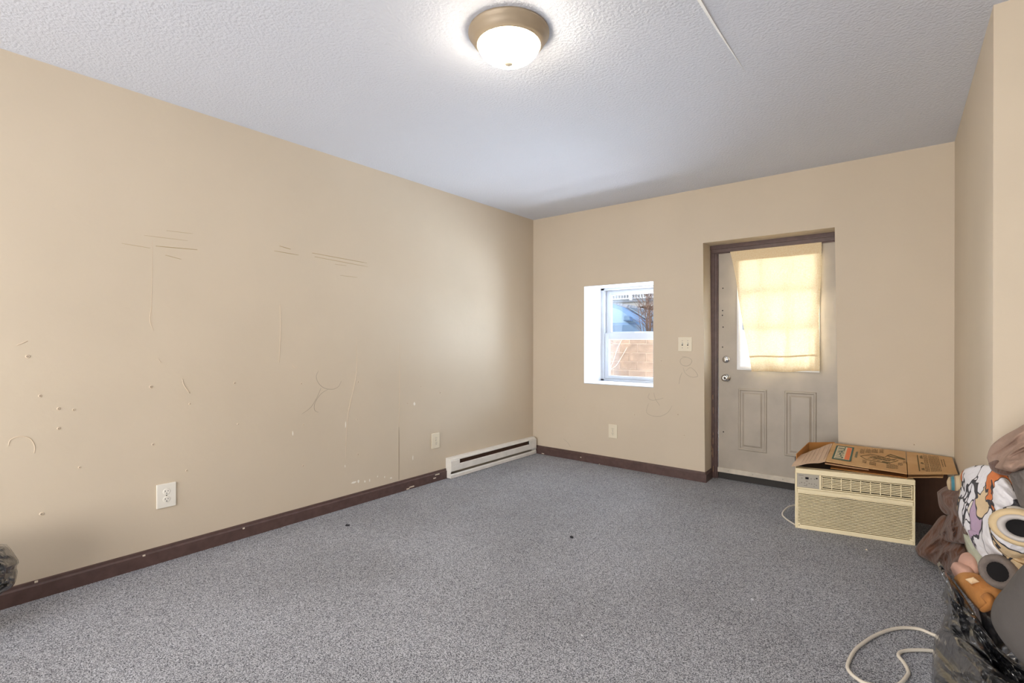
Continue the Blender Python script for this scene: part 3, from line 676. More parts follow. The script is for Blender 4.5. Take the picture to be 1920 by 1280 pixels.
for v0, v1 in ((.70, .86), (.42, .52), (.14, .24)): pl_ += textlines([.30 + i * .02 for i in range(3)], v0, v1, .014, .95)
pl_ += textlines([.38, .41, .44], .08, .92, .012)
pl_ += textlines([.49 + i * .032 for i in range(7)], .08, .92, .012)
pl_ += textlines([.74, .79], .34, .78, .014)
ink('printed_text', pl_, PB, INK, flr)
# ruled creases on the door-lit flap
PF = panel_fn(F_tf, A_fl, A_bl, F_tb)
ink('crease_line', [rect(u, u + .010, .05, .95) for u in (.28, .40, .52, .64, .78, .93)], PF, mat('crease_grey', srgb(178, 150, 130), .9), fll, .0058)

# cardboard standing behind the air conditioner, corner shade painted into its dark brown
DKB = mat('shaded_brown_cardboard', srgb(104, 74, 58), 0.9, vary=.15, vscale=8)
db = MB(); n_ = 12
poly = []
for i in range(n_ + 1): poly.append((2.94 + .34 * i / n_, -.075 + .004 * math.sin(i * 1.1)))
poly += [(x, y + .006) for x, y in reversed(poly)]
db.prism(poly, lambda p, t: (p[0], p[1] + t * .06, t), 0.0, .372)
tag(db.build('cardboard_sheet', DKB), 'brown cardboard sheet with painted-in shade leaning in the corner behind the air conditioner', 'cardboard')

# ------------------------------------------------------------------ heap of clothes and bags at the right
def lump(name, outline, Tf, Tb, m, parent, center=None, amp=.012, freq=16, ang=0.0, aniso=3.0, seed=0, K=34, N=150, ridge=True, rounding=0.5, flat=False):
    """soft body: an outline with its own distances, inflated towards and away from the viewer, with folds"""
    P = smoothpath([Vector(q) for q in outline] + [Vector(outline[0])], 8)[:-1]
    tot = [0.0]
    for i in range(len(P)): tot.append(tot[-1] + (P[(i + 1) % len(P)] - P[i]).length)
    Q = []
    j = 0
    for i in range(N):
        s = tot[-1] * i / N
        while tot[j + 1] < s: j += 1
        t = (s - tot[j]) / max(1e-9, tot[j + 1] - tot[j]); Q.append(P[j].lerp(P[(j + 1) % len(P)], t))
    c = Vector(center) if center else sum(Q, Vector()) / N
    ca, sa = math.cos(ang), math.sin(ang)
    def fold(px, py):
        u, v = px / 432.0, py / 432.0
        a, b = (u * ca + v * sa), (-u * sa + v * ca)
        wv = Vector((a * freq / aniso, b * freq, seed * 3.1))
        wv += Vector((noise.noise(wv * .7 + Vector((9, 1, 4))), noise.noise(wv * .7 + Vector((2, 7, 3))), 0)) * .8
        f1 = noise.noise(wv); f2 = noise.noise(wv * 2.3 + Vector((5, 5, 5)))
        if ridge: return (1 - 2.2 * abs(f1)) * .8 + (1 - 2 * abs(f2)) * .35 - .5
        return f1 + .4 * f2
    vs = []; fs = []
    O = Vector(parent.location)
    for side in (0, 1):
        for k in range(K + (0 if side else 1)):
            s = (k / K) ** .85
            for q in Q:
                p = c.lerp(q, s)
                prof = max(0.0, 1 - s ** 2.4) ** rounding
                off = (Tb * prof if side else -Tf * prof)
                if not side: off -= amp * fold(p.x, p.y) * (1 - s ** 8)
                vs.append(dep(p.x, p.y, p.z + off) - O)
    n0 = (K + 1) * N
    for k in range(K):
        for i in range(N):
            i2 = (i + 1) % N; fs.append((k * N + i, k * N + i2, (k + 1) * N + i2, (k + 1) * N + i))
    for k in range(K):
        for i in range(N):
            i2 = (i + 1) % N; a = n0 + k * N; b = n0 + (k + 1) * N if k < K - 1 else K * N
            fs.append((a + i2, a + i, b + i, b + i2))
    vs2 = []
    for p in vs:                                   # nothing sinks below the carpet
        z = p.z + O.z
        vs2.append(Vector((p.x, p.y, max(z, .004) - O.z)))
    o_ = MB().add(vs2, fs).build(name, m, parent, recenter=False, smooth=not flat, fixn=True)
    return o_
def tube_ring(name, c, axis, R, r, m, parent, squash=.8, seg=48, ribs=0):
    """rolled cuff: a torus about an axis"""
    c = Vector(c); ax = Vector(axis).normalized(); u = Vector((0, 0, 1)).cross(ax).normalized(); v = ax.cross(u)
    vs = []; fs = []; k2 = 14
    for i in range(seg):
        a = 2 * math.pi * i / seg; dirv = u * math.cos(a) + v * math.sin(a) * squash
        rr = r * (1 + (.05 * (i % 2) if ribs else 0))
        for k in range(k2):
            b = 2 * math.pi * k / k2; vs.append(c + dirv * (R + rr * math.cos(b)) + ax * (rr * 1.5 * math.sin(b)) - Vector(parent.location))
    for i in range(seg):
        for k in range(k2): fs.append((i * k2 + k, ((i + 1) % seg) * k2 + k, ((i + 1) % seg) * k2 + (k + 1) % k2, i * k2 + (k + 1) % k2))
    return MB().add(vs, fs).build(name, m, parent, recenter=False, smooth=True)
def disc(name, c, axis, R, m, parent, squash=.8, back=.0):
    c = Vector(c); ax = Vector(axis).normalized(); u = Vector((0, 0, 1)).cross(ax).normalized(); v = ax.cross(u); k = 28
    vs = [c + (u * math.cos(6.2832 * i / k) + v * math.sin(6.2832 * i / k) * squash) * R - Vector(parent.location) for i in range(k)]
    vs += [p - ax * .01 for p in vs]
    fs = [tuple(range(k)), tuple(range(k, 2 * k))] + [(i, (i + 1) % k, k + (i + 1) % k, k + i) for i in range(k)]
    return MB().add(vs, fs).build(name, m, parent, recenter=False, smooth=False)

VELVET = mat('dark_brown_corduroy', srgb(104, 66, 46), 0.9, vary=.4, vscale=10, bump=.4, bscale=20, bdist=.03, bdetail=2, sheen=.12)
TAUPE = mat('taupe_brown_cotton', srgb(168, 140, 124), 0.85, vary=.12, vscale=9, bump=.5, bscale=18, bdist=.03, bdetail=5)
SATIN = mat('grey_brown_fleece', srgb(128, 120, 116), 0.7, vary=.4, vscale=9, bump=.5, bscale=20, bdist=.03, bdetail=5)
SAGE = mat('sage_terry_cloth', srgb(178, 180, 160), 0.95, vary=.1, vscale=60, bump=.4, bscale=260, bdist=.002)
FLEECE = mat('grey_fleece', srgb(122, 112, 106), 0.95, vary=.2, vscale=40, bump=.5, bscale=260, bdist=.003)
TANP = mat('caramel_plush', srgb(192, 136, 76), 0.85, col2=srgb(176, 116, 58), vscale=8, bump=.35, bscale=22, bdist=.02, bdetail=7)
PINKP = mat('dusty_pink_plush', srgb(204, 160, 142), 0.85, vary=.1, vscale=10, bump=.35, bscale=24, bdist=.02, bdetail=7)
PILLOW = mat('charcoal_grey_cotton', srgb(102, 98, 96), 0.9, vary=.12, vscale=8, bump=.25, bscale=9, bdist=.03, bdetail=6)
RIBT = mat('cream_rib_knit', srgb(214, 190, 150), 0.9, vary=.12, vscale=20)
RIBG = mat('white_rib_knit', srgb(190, 184, 180), 0.9)
BLACKIN = mat('cuff_shade', srgb(16, 14, 16), 1.0)  # black stands in for the shade inside the cuffs
def plastic_bag():
    m = bpy.data.materials.new('black_bag_plastic'); m.use_nodes = True; nt = m.node_tree; N = nt.nodes; L = nt.links
    b = N['Principled BSDF']; b.inputs['Base Color'].default_value = srgb(28, 29, 33); b.inputs['Roughness'].default_value = .30; b.inputs['Specular IOR Level'].default_value = 1.0
    b.inputs['Coat Weight'].default_value = 1.0; b.inputs['Coat Roughness'].default_value = .14; b.inputs['Coat IOR'].default_value = 1.7
    tc = N.new('ShaderNodeTexCoord'); n = N.new('ShaderNodeTexNoise'); n.inputs['Scale'].default_value = 9; n.inputs['Detail'].default_value = 2; L.new(tc.outputs['Object'], n.inputs['Vector'])
    mx = N.new('ShaderNodeMixRGB'); mx.inputs[0].default_value = .12; L.new(tc.outputs['Object'], mx.inputs[1]); L.new(n.outputs['Color'], mx.inputs[2])
    v = N.new('ShaderNodeTexVoronoi'); v.inputs['Scale'].default_value = 30; L.new(mx.outputs[0], v.inputs['Vector'])
    bp = N.new('ShaderNodeBump'); bp.inputs['Strength'].default_value = .18; bp.inputs['Distance'].default_value = .02; L.new(v.outputs['Distance'], bp.inputs['Height']); L.new(bp.outputs[0], b.inputs['Normal']); L.new(bp.outputs[0], b.inputs['Coat Normal'])
    return m
BAG = plastic_bag()
def print_mat():
    m = bpy.data.materials.new('cartoon_print_fleece'); m.use_nodes = True; nt = m.node_tree; N = nt.nodes; L = nt.links
    b = N['Principled BSDF']; b.inputs['Roughness'].default_value = .85
    tc = N.new('ShaderNodeTexCoord')
    dn = N.new('ShaderNodeTexNoise'); dn.inputs['Scale'].default_value = 7; dn.inputs['Detail'].default_value = 2; L.new(tc.outputs['Object'], dn.inputs['Vector'])
    mx = N.new('ShaderNodeMixRGB'); mx.inputs[0].default_value = .22; L.new(tc.outputs['Object'], mx.inputs[1]); L.new(dn.outputs['Color'], mx.inputs[2])
    v = N.new('ShaderNodeTexVoronoi'); v.feature = 'F1'; v.inputs['Scale'].default_value = 8.5; L.new(mx.outputs[0], v.inputs['Vector'])
    ve = N.new('ShaderNodeTexVoronoi'); ve.feature = 'DISTANCE_TO_EDGE'; ve.inputs['Scale'].default_value = 8.5; L.new(mx.outputs[0], ve.inputs['Vector'])
    cr = N.new('ShaderNodeValToRGB'); cr.color_ramp.interpolation = 'CONSTANT'; E = cr.color_ramp.elements
    cols = [(0, (232, 230, 234)), (.20, (226, 200, 160)), (.46, (236, 234, 238)), (.62, (74, 70, 72)), (.72, (234, 226, 214)), (.84, (222, 128, 70)), (.90, (186, 160, 186)), (.94, (232, 228, 228))]
    E[0].position = 0; E[0].color = srgb(*cols[0][1]); E[1].position = cols[1][0]; E[1].color = srgb(*cols[1][1])
    for p, c in cols[2:]:
        e_ = E.new(p); e_.color = srgb(*c)
    wn_ = N.new('ShaderNodeTexNoise'); wn_.inputs['Scale'].default_value = 20; wn_.inputs['Detail'].default_value = 5; L.new(tc.outputs['Object'], wn_.inputs['Vector'])
    bp = N.new('ShaderNodeBump'); bp.inputs['Strength'].default_value = .45; bp.inputs['Distance'].default_value = .03; L.new(wn_.outputs['Fac'], bp.inputs['Height']); L.new(bp.outputs[0], b.inputs['Normal'])
    sp = N.new('ShaderNodeSeparateColor'); L.new(v.outputs['Color'], sp.inputs[0]); L.new(sp.outputs[0], cr.inputs[0])
    ln = N.new('ShaderNodeMath'); ln.operation = 'LESS_THAN'; ln.inputs[1].default_value = .034; L.new(ve.outputs['Distance'], ln.inputs[0])
    m2 = N.new('ShaderNodeMixRGB'); m2.inputs[2].default_value = srgb(58, 56, 62); L.new(ln.outputs[0], m2.inputs[0]); L.new(cr.outputs[0], m2.inputs[1]); L.new(m2.outputs[0], b.inputs['Base Color'])
    return m
PRINT = print_mat()
def stripe_mat():
    m = mat('tan_teal_stripe', srgb(206, 184, 150), .85); nt = m.node_tree; N = nt.nodes; L = nt.links
    tc = N.new('ShaderNodeTexCoord'); wv = N.new('ShaderNodeTexWave'); wv.inputs['Scale'].default_value = 9; wv.inputs['Distortion'].default_value = .4; L.new(tc.outputs['Object'], wv.inputs['Vector'])
    cr = N.new('ShaderNodeValToRGB'); cr.color_ramp.interpolation = 'CONSTANT'; E = cr.color_ramp.elements; E[0].color = srgb(214, 192, 156); E[1].position = .45; E[1].color = srgb(160, 140, 116); e_ = E.new(.8); e_.color = srgb(72, 132, 148)
    L.new(wv.outputs['Fac'], cr.inputs[0]); L.new(cr.outputs[0], N['Principled BSDF'].inputs['Base Color']); return m

# 1 dark brown corduroy trousers, at the left of the heap
t = thing('brown_trousers', (3.2, -.8, 0), 'dark brown corduroy trousers slumped beside the air conditioner', 'trousers')
lump('leg', [(1716, 1028, 2.74), (1726, 1012, 2.72), (1744, 992, 2.66), (1766, 966, 2.58), (1786, 976, 2.48), (1804, 1010, 2.30), (1816, 1050, 2.12), (1812, 1088, 2.06), (1790, 1082, 2.28), (1766, 1066, 2.46), (1740, 1050, 2.62), (1722, 1041, 2.70)], .07, .02, VELVET, t, amp=.055, freq=17, ang=2.3, aniso=2.5, seed=1)
lump('thigh', [(1762, 1000, 2.46), (1776, 966, 2.44), (1790, 946, 2.40), (1814, 944, 2.20), (1830, 978, 2.00), (1834, 1008, 1.95), (1818, 1018, 2.04), (1792, 1018, 2.26), (1770, 1012, 2.42)], .10, .01, VELVET, t, amp=.065, freq=17, ang=2.0, aniso=2.2, seed=2)
lump('waist', [(1757, 922, 2.52), (1772, 912, 2.50), (1794, 906, 2.42), (1814, 922, 2.22), (1822, 950, 2.10), (1806, 968, 2.20), (1778, 966, 2.42), (1762, 952, 2.50)], .09, .02, VELVET, t, amp=.060, freq=18, ang=.5, aniso=2, seed=22)
# 2 striped cloth
t = thing('striped_cloth', (3.27, -.95, .3), 'tan and teal striped cloth tucked behind the printed garment', 'cloth')
lump('cloth', [(1779, 894, 2.40), (1806, 892, 2.32), (1812, 920, 2.28), (1800, 930, 2.32), (1783, 926, 2.38), (1775, 905, 2.40)], .04, .04, stripe_mat(), t, amp=.008, seed=3, K=16, N=80)
# 3 cartoon print garment with rolled cuffs
t = thing('printed_pyjamas', (3.38, -1.7, 0), 'white cartoon-print fleece pyjamas with a rolled ribbed cuff', 'clothes')
lump('body', [(1798, 892, 2.16), (1808, 880, 2.10), (1832, 872, 2.0), (1860, 873, 1.84), (1885, 884, 1.76), (1902, 912, 1.70), (1925, 940, 1.64), (1975, 960, 1.56), (1985, 1030, 1.5), (1935, 1062, 1.58), (1890, 1056, 1.66), (1852, 1040, 1.76), (1822, 1010, 1.90), (1800, 975, 2.03), (1794, 945, 2.12), (1800, 918, 2.14)], .10, .035, PRINT, t, amp=.040, freq=13, ang=.7, aniso=2.4, seed=4, center=(1868, 962, 1.76))
lump('trouser_leg', [(1812, 992, 1.92), (1838, 1000, 1.80), (1880, 1035, 1.66), (1930, 1065, 1.54), (1960, 1090, 1.5), (1920, 1092, 1.56), (1880, 1070, 1.66), (1846, 1048, 1.78), (1824, 1020, 1.88)], .05, .05, PRINT, t, amp=.024, freq=16, seed=5)
cc = dep(1914, 990, 1.47); ax = (CAM - cc).normalized() + Vector((-.15, 0, -.12))
lump('sleeve', [(1852, 975, 1.62), (1870, 955, 1.60), (1905, 948, 1.56), (1950, 965, 1.52), (1960, 1010, 1.52), (1935, 1040, 1.54), (1895, 1045, 1.58), (1862, 1020, 1.62)], .07, .06, PRINT, t, amp=.016, seed=6, center=(1900, 994, 1.58))
tube_ring('cuff_band', cc - ax * .014, ax, .058, .015, RIBT, t, .74, 64, 1)
tube_ring('cuff', cc, ax, .042, .010, RIBG, t, .76, 64, 1)
disc('cuff_shade_disc', cc + ax * .002, ax, .036, BLACKIN, t, .76)  # solid disc closing the cuff, its shade painted black
# 4 taupe blanket over the top
t = thing('taupe_blanket', (3.5, -1.9, .5), 'taupe brown blanket heaped at the top of the clothes pile', 'blanket')
lump('cloth', [(1850, 858, 1.80), (1858, 836, 1.79), (1880, 818, 1.74), (1905, 804, 1.70), (1940, 786, 1.66), (2010, 770, 1.6), (2020, 860, 1.5), (1960, 884, 1.52), (1925, 880, 1.58), (1900, 886, 1.62), (1874, 880, 1.68), (1858, 874, 1.76)], .10, .02, TAUPE, t, amp=.045, freq=13, ang=2.6, aniso=3, seed=7)
lump('fold', [(1853, 868, 1.76), (1872, 862, 1.70), (1905, 872, 1.62), (1930, 884, 1.58), (1915, 893, 1.60), (1880, 890, 1.66), (1860, 882, 1.74)], .03, .05, VELVET, t, amp=.006, seed=8, K=16, N=80)
# 5 grey brown fleece below it
t = thing('fleece_jacket', (3.5, -1.95, .4), 'grey-brown fleece jacket squeezed under the taupe blanket', 'jacket')
lump('cloth', [(1892, 888, 1.63), (1910, 880, 1.58), (1950, 876, 1.5), (2000, 890, 1.45), (2000, 970, 1.44), (1950, 972, 1.48), (1920, 958, 1.54), (1905, 930, 1.60)], .06, .04, SATIN, t, amp=.034, freq=18, ang=1.0, aniso=2, seed=9)
# 6 sage towel
t = thing('sage_towel', (3.3, -1.5, .2), 'pale sage terry towel hanging between pyjamas and plush toy', 'towel')
lump('cloth', [(1806, 1000, 1.98), (1826, 1008, 1.93), (1846, 1036, 1.86), (1858, 1070, 1.80), (1852, 1100, 1.80), (1834, 1094, 1.86), (1824, 1060, 1.92), (1812, 1025, 1.96)], .03, .05, SAGE, t, amp=.006, seed=10, K=20, N=100)
# 7 grey sleeve with turned cuff
t = thing('fleece_sleeve', (3.35, -1.75, .2), 'brown-grey fleece sleeve with its cuff turned toward the room', 'clothes')
c7 = dep(1874, 1072, 1.62); ax7 = (CAM - c7).normalized() + Vector((-.55, .1, -.1))
lump('sleeve', [(1850, 1072, 1.73), (1862, 1052, 1.71), (1885, 1048, 1.67), (1915, 1066, 1.61), (1930, 1100, 1.57), (1905, 1110, 1.61), (1872, 1104, 1.67), (1854, 1094, 1.73)], .02, .04, FLEECE, t, amp=.006, seed=11, K=20, N=100)
tube_ring('cuff', c7, ax7, .043, .013, FLEECE, t, .95, 40, 1)
disc('cuff_shade_disc', c7 + ax7 * .008, ax7, .037, BLACKIN, t, .95)
# 8 plush toy
t = thing('plush_toy', (3.25, -1.65, .15), 'caramel brown plush toy with a pale patch lying face down', 'toy')
lump('head', [(1796, 1052, 1.96), (1803, 1038, 1.96), (1820, 1035, 1.94), (1832, 1046, 1.90), (1840, 1070, 1.86), (1832, 1084, 1.86), (1810, 1078, 1.92)], .05, .05, PINKP, t, amp=.003, seed=12, ridge=False, K=18, N=80)
lump('ear', [(1782, 1064, 1.95), (1788, 1054, 1.95), (1802, 1055, 1.92), (1822, 1063, 1.88), (1828, 1078, 1.85), (1806, 1086, 1.88), (1790, 1080, 1.92)], .05, .04, PINKP, t, amp=.003, seed=13, ridge=False, K=18, N=80)
bd_ = lump('body', [(1788, 1084, 1.90), (1800, 1072, 1.88), (1828, 1074, 1.82), (1856, 1088, 1.76), (1884, 1104, 1.70), (1878, 1122, 1.68), (1862, 1144, 1.70), (1840, 1146, 1.74), (1818, 1124, 1.80), (1800, 1102, 1.86)], .07, .06, TANP, t, amp=.006, freq=12, seed=14, ridge=False, K=24, N=110)
lump('arm', [(1838, 1118, 1.70), (1850, 1110, 1.68), (1864, 1120, 1.66), (1862, 1140, 1.66), (1846, 1148, 1.68), (1836, 1142, 1.70), (1848, 1132, 1.69)], .03, .03, TANP, t, amp=.002, seed=15, ridge=False, K=14, N=70)
lump('patch', [(1809.5, 1086, 1.765), (1810.5, 1085, 1.765), (1825, 1081.5, 1.745), (1826.5, 1082, 1.745), (1836, 1089.5, 1.735), (1836, 1091, 1.735), (1823, 1095, 1.75), (1821.5, 1095, 1.75)], .005, .02, mat('pale_patch', srgb(226, 196, 156), .9), t, amp=0, seed=16, K=8, N=40)
# 9 grey pillow
t = thing('grey_pillow', (3.5, -2.2, .1), 'plump charcoal grey pillow stuffed into the black bag', 'pillow')
lump('pillow', [(1886, 1098, 1.48), (1915, 1062, 1.44), (1960, 1030, 1.38), (2030, 1030, 1.32), (2060, 1150, 1.26), (2020, 1280, 1.26), (1960, 1275, 1.32), (1910, 1236, 1.38), (1876, 1196, 1.44), (1858, 1160, 1.48), (1864, 1126, 1.49)], .13, .04, PILLOW, t, amp=.008, freq=6, seed=17, ridge=False, rounding=.55)
# 10 black bag
t = thing('bin_bag', (3.3, -1.9, 0), 'crumpled black plastic bin bag holding clothes at the right edge', 'bag')
lump('bag_side', [(1757, 1056, 1.93), (1764, 1053, 1.92), (1778, 1078, 1.88), (1798, 1104, 1.82), (1826, 1146, 1.72), (1858, 1196, 1.62), (1900, 1246, 1.50), (1960, 1285, 1.42), (1960, 1330, 1.42), (1880, 1270, 1.52), (1830, 1220, 1.62), (1790, 1190, 1.74), (1764, 1176, 1.84), (1776, 1140, 1.84), (1766, 1118, 1.88), (1772, 1098, 1.88), (1760, 1072, 1.92)], .045, .05, BAG, t, center=(1815, 1170, 1.72), amp=.040, freq=26, ang=.95, aniso=3.5, seed=18, K=30, N=130, flat=True)
lump('bag_foot', [(1752, 1196, 1.90), (1762, 1178, 1.88), (1790, 1184, 1.76), (1830, 1214, 1.62), (1880, 1262, 1.50), (1950, 1310, 1.40), (1950, 1400, 1.36), (1780, 1400, 1.46), (1752, 1330, 1.60), (1747, 1265, 1.74)], .10, .10, BAG, t, amp=.030, freq=20, ang=.7, aniso=3, seed=19, K=30, N=120, flat=True)
lump('bag_lining', [(1832, 1128, 1.74), (1868, 1112, 1.68), (1950, 1110, 1.60), (1990, 1200, 1.52), (1990, 1320, 1.5), (1930, 1320, 1.52), (1878, 1256, 1.58), (1846, 1196, 1.68)], .02, .03, BAG, t, amp=.01, freq=20, seed=23, K=24, N=110)
# 11 second bag at the left edge
t = thing('bin_bag', (.2, -4.1, 0), 'black plastic bin bag cut off by the left edge beside the baseboard', 'bag')
lump('bag', [(-170, 1050, 1.86), (-90, 1020, 1.93), (0, 1019, 2.00), (16, 1024, 2.02), (27, 1038, 2.04), (36, 1053, 2.05), (31, 1062, 2.05), (33, 1074, 2.05), (25, 1098, 2.03), (2, 1114, 2.0), (-30, 1150, 1.96), (-60, 1185, 1.94), (-170, 1200, 1.86)], .10, .05, BAG, t, center=(-60, 1090, 1.95), amp=.030, freq=20, ang=-.35, aniso=3, seed=21, K=28, N=110, flat=True)

# ------------------------------------------------------------------ loose cord and litter on the carpet
cpts = [(3.26, -1.66), (3.171, -1.641), (3.127, -1.625), (3.076, -1.651), (3.031, -1.706), (2.986, -1.794), (2.956, -1.875), (2.932, -1.959), (2.920, -2.067), (2.927, -2.11), (2.949, -2.138), (2.985, -2.150), (3.058, -2.10), (3.086, -2.018), (3.09, -1.979), (3.078, -1.933), (3.062, -1.894), (3.07, -1.856), (3.101, -1.819), (3.156, -1.779), (3.24, -1.75)]
mb = MB().tube(smoothpath([(x, y, .0072) for x, y in cpts], 6), .0062, 12)
tag(mb.build('extension_cord', CORD, smooth=True), 'white electrical cord looped on the carpet beside the black bag', 'cord')
def scrap(name, px, py, r, m, label, cat, seed):
    p = at(px, py, 2, 0.0); rr = random.Random(seed); k = 9; mb = MB()
    ring = [(p.x + r * math.cos(6.283 * i / k) * rr.uniform(.5, 1.2), p.y + r * math.sin(6.283 * i / k) * rr.uniform(.5, 1.2), .0005) for i in range(k)]
    topr = [(p.x + (x - p.x) * .7, p.y + (y - p.y) * .7, .003 + rr.uniform(0, .004)) for x, y, z in ring]
    mb.add(ring + topr, [tuple(range(k - 1, -1, -1)), tuple(range(k, 2 * k))] + [(i, (i + 1) % k, k + (i + 1) % k, k + i) for i in range(k)])
    tag(mb.build(name, m), label, cat)
scrap('paper_scrap', 1411, 1124, .008, WHITE, 'tiny white paper scrap on the carpet in front of the bag', 'litter', 1)
scrap('paper_scrap', 1091, 1191, .006, WHITE, 'tiny pale crumb on the carpet near the bottom edge', 'litter', 2)
scrap('paper_scrap', 1625, 1031, .006, CHIP, 'tiny cream crumb on the carpet before the air conditioner', 'litter', 3)
LINT = mat('dark_lint', srgb(40, 40, 46), .95)
scrap('lint', 1072, 1007, .016, LINT, 'dark tuft of lint in the middle of the carpet', 'litter', 4)
scrap('lint', 651, 985, .016, LINT, 'dark tuft of lint on the carpet near the left baseboard', 'litter', 5)

# ------------------------------------------------------------------ outdoors
EARTH = mat('dry_yard_earth', srgb(150, 132, 112), .95, vary=.3, vscale=3, bump=.5, bscale=12, bdist=.05)
tag(MB().box(-22, 14, .46, 6.45, -.5, -.15).build('ground', EARTH), 'dry earth yard between the house and the block wall', 'ground', kind='structure')
tag(MB().box(-40, 25, 6.66, 40, .05, .45).build('street', mat('grey_asphalt', srgb(120, 120, 122), .9, vary=.15, vscale=4)), 'grey street behind the block wall', 'street', kind='structure')
BLK = mat('tan_concrete_block', srgb(190, 164, 144), .9, vary=.3, vscale=4, bump=.6, bscale=45, bdist=.01)
bw = thing('block_wall', (-1.5, 6.5, -.15), 'tan concrete block retaining wall outside the window', 'wall')
box('mortar', mat('pale_mortar', srgb(214, 194, 176), .95), bw, -14, 14, .006, .14, 0, 1.47, recenter=False)
blk = None
for r in range(7):
    for c in range(24):
        x = -4.8 + c * .41 + (.205 if r % 2 else 0)
        if blk is None: blk = MB().box(-.2, .2, 0, .15, 0, .196).build('block', BLK, bw, recenter=False, bevel=.006, bseg=1); q = blk
        else: q = inst(blk, parent=bw)
        q.location = (x, random.uniform(-.004, .004), .03 + r * .206)
box('coping', mat('pale_mortar', srgb(214, 194, 176), .95), bw, -14, 14, -.02, .17, 1.472, 1.53, .008, recenter=False)

# blue car parked on the street
CARP = mat('light_blue_car_paint', srgb(118, 156, 196), .25, .2, coat=.6)
CGL = mat('sky_tinted_car_glass', srgb(150, 182, 204), .12, .1)  # sky reflection put into the pale blue glass colour
BLKR = mat('black_rubber', srgb(26, 26, 28), .7)
car = thing('parked_car', (-3.55, 8.9, .45), 'light blue car parked on the street beyond the wall', 'car')
prof = [(-2.1, .32), (-2.15, .62), (-2.05, .86), (-1.55, .93), (-1.0, 1.36), (-.45, 1.47), (.1, 1.44), (.55, 1.30), (1.15, .95), (1.75, .84), (2.08, .70), (2.15, .45), (2.1, .30)]
def cp_(p, t): x, z = p; k = max(0, (z - .9) / .55); return (x, t * (1 - .16 * k), z)
cb_ = MB().prism(prof, cp_, -.86, .86).build('body', CARP, car, recenter=False, bevel=.03, bseg=2)
for s in (-1, 1):
    g1 = [(-.95, .97), (-.72, 1.27), (-.45, 1.38), (-.22, 1.38), (-.22, .97)]; g2 = [(-.16, .97), (-.16, 1.38), (.08, 1.36), (.45, 1.25), (.88, .97)]
    for g in (g1, g2):
        MB().prism(g, lambda p, t: (p[0], s * ((.862 + t) * (1 - .16 * max(0, (p[1] - .9) / .55))), p[1]), -.01, .006).build('side_window', CGL, car, recenter=False)
    m_ = MB().hexa([(.62, s * .86, .98), (.80, s * .86, .98), (.80, s * 1.02, 1.0), (.64, s * 1.02, 1.0)], [(.62, s * .86, 1.10), (.78, s * .86, 1.08), (.78, s * 1.02, 1.10), (.64, s * 1.02, 1.12)]); m_.build('wing_mirror', CARP, car, recenter=False, bevel=.02)
    MB().box(-.62, -.45, s * .862 - .015, s * .862 + .015, .84, .87).build('door_handle', CHROME, car, recenter=False)
    for x in (-1.35, 1.35):
        wl_ = MB().lathe([(.0001, s * .88), (.18, s * .885), (.2, s * .87), (.31, s * .87), (.33, s * .84), (.33, s * .68), (.0001, s * .68)], (x, 0, .33), 'y', 28).build('wheel', BLKR, car, recenter=False)
        MB().lathe([(.0001, s * .892), (.17, s * .889), (.19, s * .875)], (x, 0, .33), 'y', 20).build('hubcap', CHROME, wl_, recenter=False)
MB().hexa([(.62, -.68, 1.285), (1.12, -.76, .985), (1.12, .76, .985), (.62, .68, 1.285)], [(.63, -.68, 1.295), (1.13, -.76, .995), (1.13, .76, .995), (.63, .68, 1.295)]).build('windscreen', CGL, car, recenter=False)

car.scale = (1.25, 1.15, 1.25)
# neighbouring house with a railed porch
hs = thing('neighbour_house', (-5.5, 14.0, .58), 'grey neighbouring house with a white porch railing', 'house')
def HB(name, m, *q, **kw): return box(name, m, hs, *q, recenter=False, **kw)
SID = mat('grey_blue_siding', srgb(150, 160, 168), .8); FAS = mat('pale_grey_fascia', srgb(196, 194, 190), .8); STONE = mat('brown_shaded_stone', srgb(118, 104, 96), .9, vary=.4, vscale=8, bump=.5, bscale=20, bdist=.03); RAILW = mat('white_railing_paint', srgb(236, 236, 238), .5)
HB('foundation_wall', SID, -12, 14, .3, .5, -.13, 1.40)
HB('ledge', RAILW, -12, 14, .2, .5, 1.40, 1.52)
HB('stone_band', STONE, -12, 14, .3, .5, 1.52, 1.95)
HB('fascia', FAS, -12, 14, .05, .5, 1.95, 2.14)
HB('deck_edge', mat('blue_grey_deck', srgb(150, 158, 170), .8), -12, 14, 0, 4, 2.14, 2.20)
HB('upper_wall', mat('white_house_siding', srgb(232, 232, 230), .8), -12, 14, 3.0, 3.2, 2.2, 6.5)
HB('rail', RAILW, -8, 10, .05, .11, 2.26, 2.31); HB('rail', RAILW, -8, 10, .04, .12, 3.08, 3.14)
ba = None
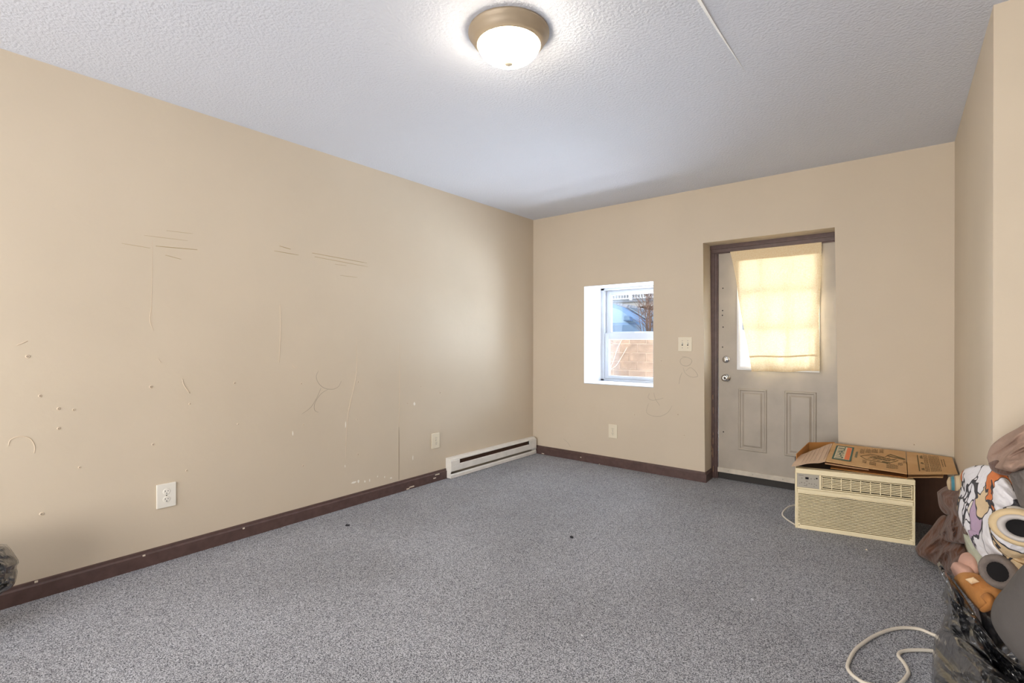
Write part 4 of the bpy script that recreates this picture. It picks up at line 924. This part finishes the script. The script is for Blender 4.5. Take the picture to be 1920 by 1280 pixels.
for i in range(150):
    if ba is None: ba = MB().box(-.02, .02, .06, .10, 2.31, 3.08).build('baluster', RAILW, hs, recenter=False); q = ba
    else: q = inst(ba, parent=hs)
    q.location = (-7.9 + i * .12, 0, 0)
for x in (-8, -4, 0, 1.6, 4, 8): HB('porch_post', RAILW, x - .07, x + .07, .02, .16, 2.2, 5.0)
HB('porch_roof', FAS, -12, 14, -.3, 3.2, 5.0, 5.2)

# bare shrubs
TW = mat('bare_twig_bark', srgb(120, 92, 80), .9)
def shrub(name, base, n, h, spread, label, r0, seed, kids=4):
    rr = random.Random(seed); t = thing(name, base, label, 'shrub')
    for i in range(n):
        a = rr.uniform(0, 6.283); tip = Vector((math.cos(a) * spread * rr.uniform(.2, 1), math.sin(a) * spread * rr.uniform(.2, 1), h * rr.uniform(.7, 1)))
        mid = tip * .5 + Vector((rr.uniform(-.1, .1), rr.uniform(-.1, .1), .1 * h)) * .6
        P = smoothpath([Vector((0, 0, 0)), mid, tip], 6); mb = MB().tube(P, [r0 * (1 - .8 * k / len(P)) for k in range(len(P))], 5)
        for k in range(kids):
            p = P[rr.randrange(4, len(P))]; dq = Vector((rr.uniform(-1, 1), rr.uniform(-1, 1), rr.uniform(.3, 1))).normalized() * h * rr.uniform(.12, .3)
            mb.tube([p, p + dq * .5 + Vector((0, 0, .01)), p + dq], [r0 * .45, r0 * .35, r0 * .15], 4)
        mb.build('branch', TW, t, recenter=False, smooth=True)
    return t
shrub('bare_shrub', (-1.72, 7.0, .45), 22, 2.1, .30, 'bare reddish shrub above the block wall at the window edge', .012, 5, 7)
tw = thing('twig', (.35, 1.6, -.15), 'thin bare twigs rising in front of the block wall', 'shrub')
o0 = Vector(tw.location)
for pts in [[(1143, 702), (1150, 676), (1158, 652), (1168, 632)], [(1144, 700), (1156, 684), (1168, 664), (1176, 650)]]:
    P = [at(px, py, 1, 1.6) - o0 for px, py in pts]; P = [Vector((0, 0, 0)), P[0] * .6] + P
    MB().tube(smoothpath(P, 5), .0042, 6).build('stem', TW, tw, recenter=False, smooth=True)
tree = shrub('bare_tree', (-4.3, 5.0, -.15), 8, 4.4, 1.5, 'bare tree in the yard throwing shadows on the block wall', .06, 9, 8)
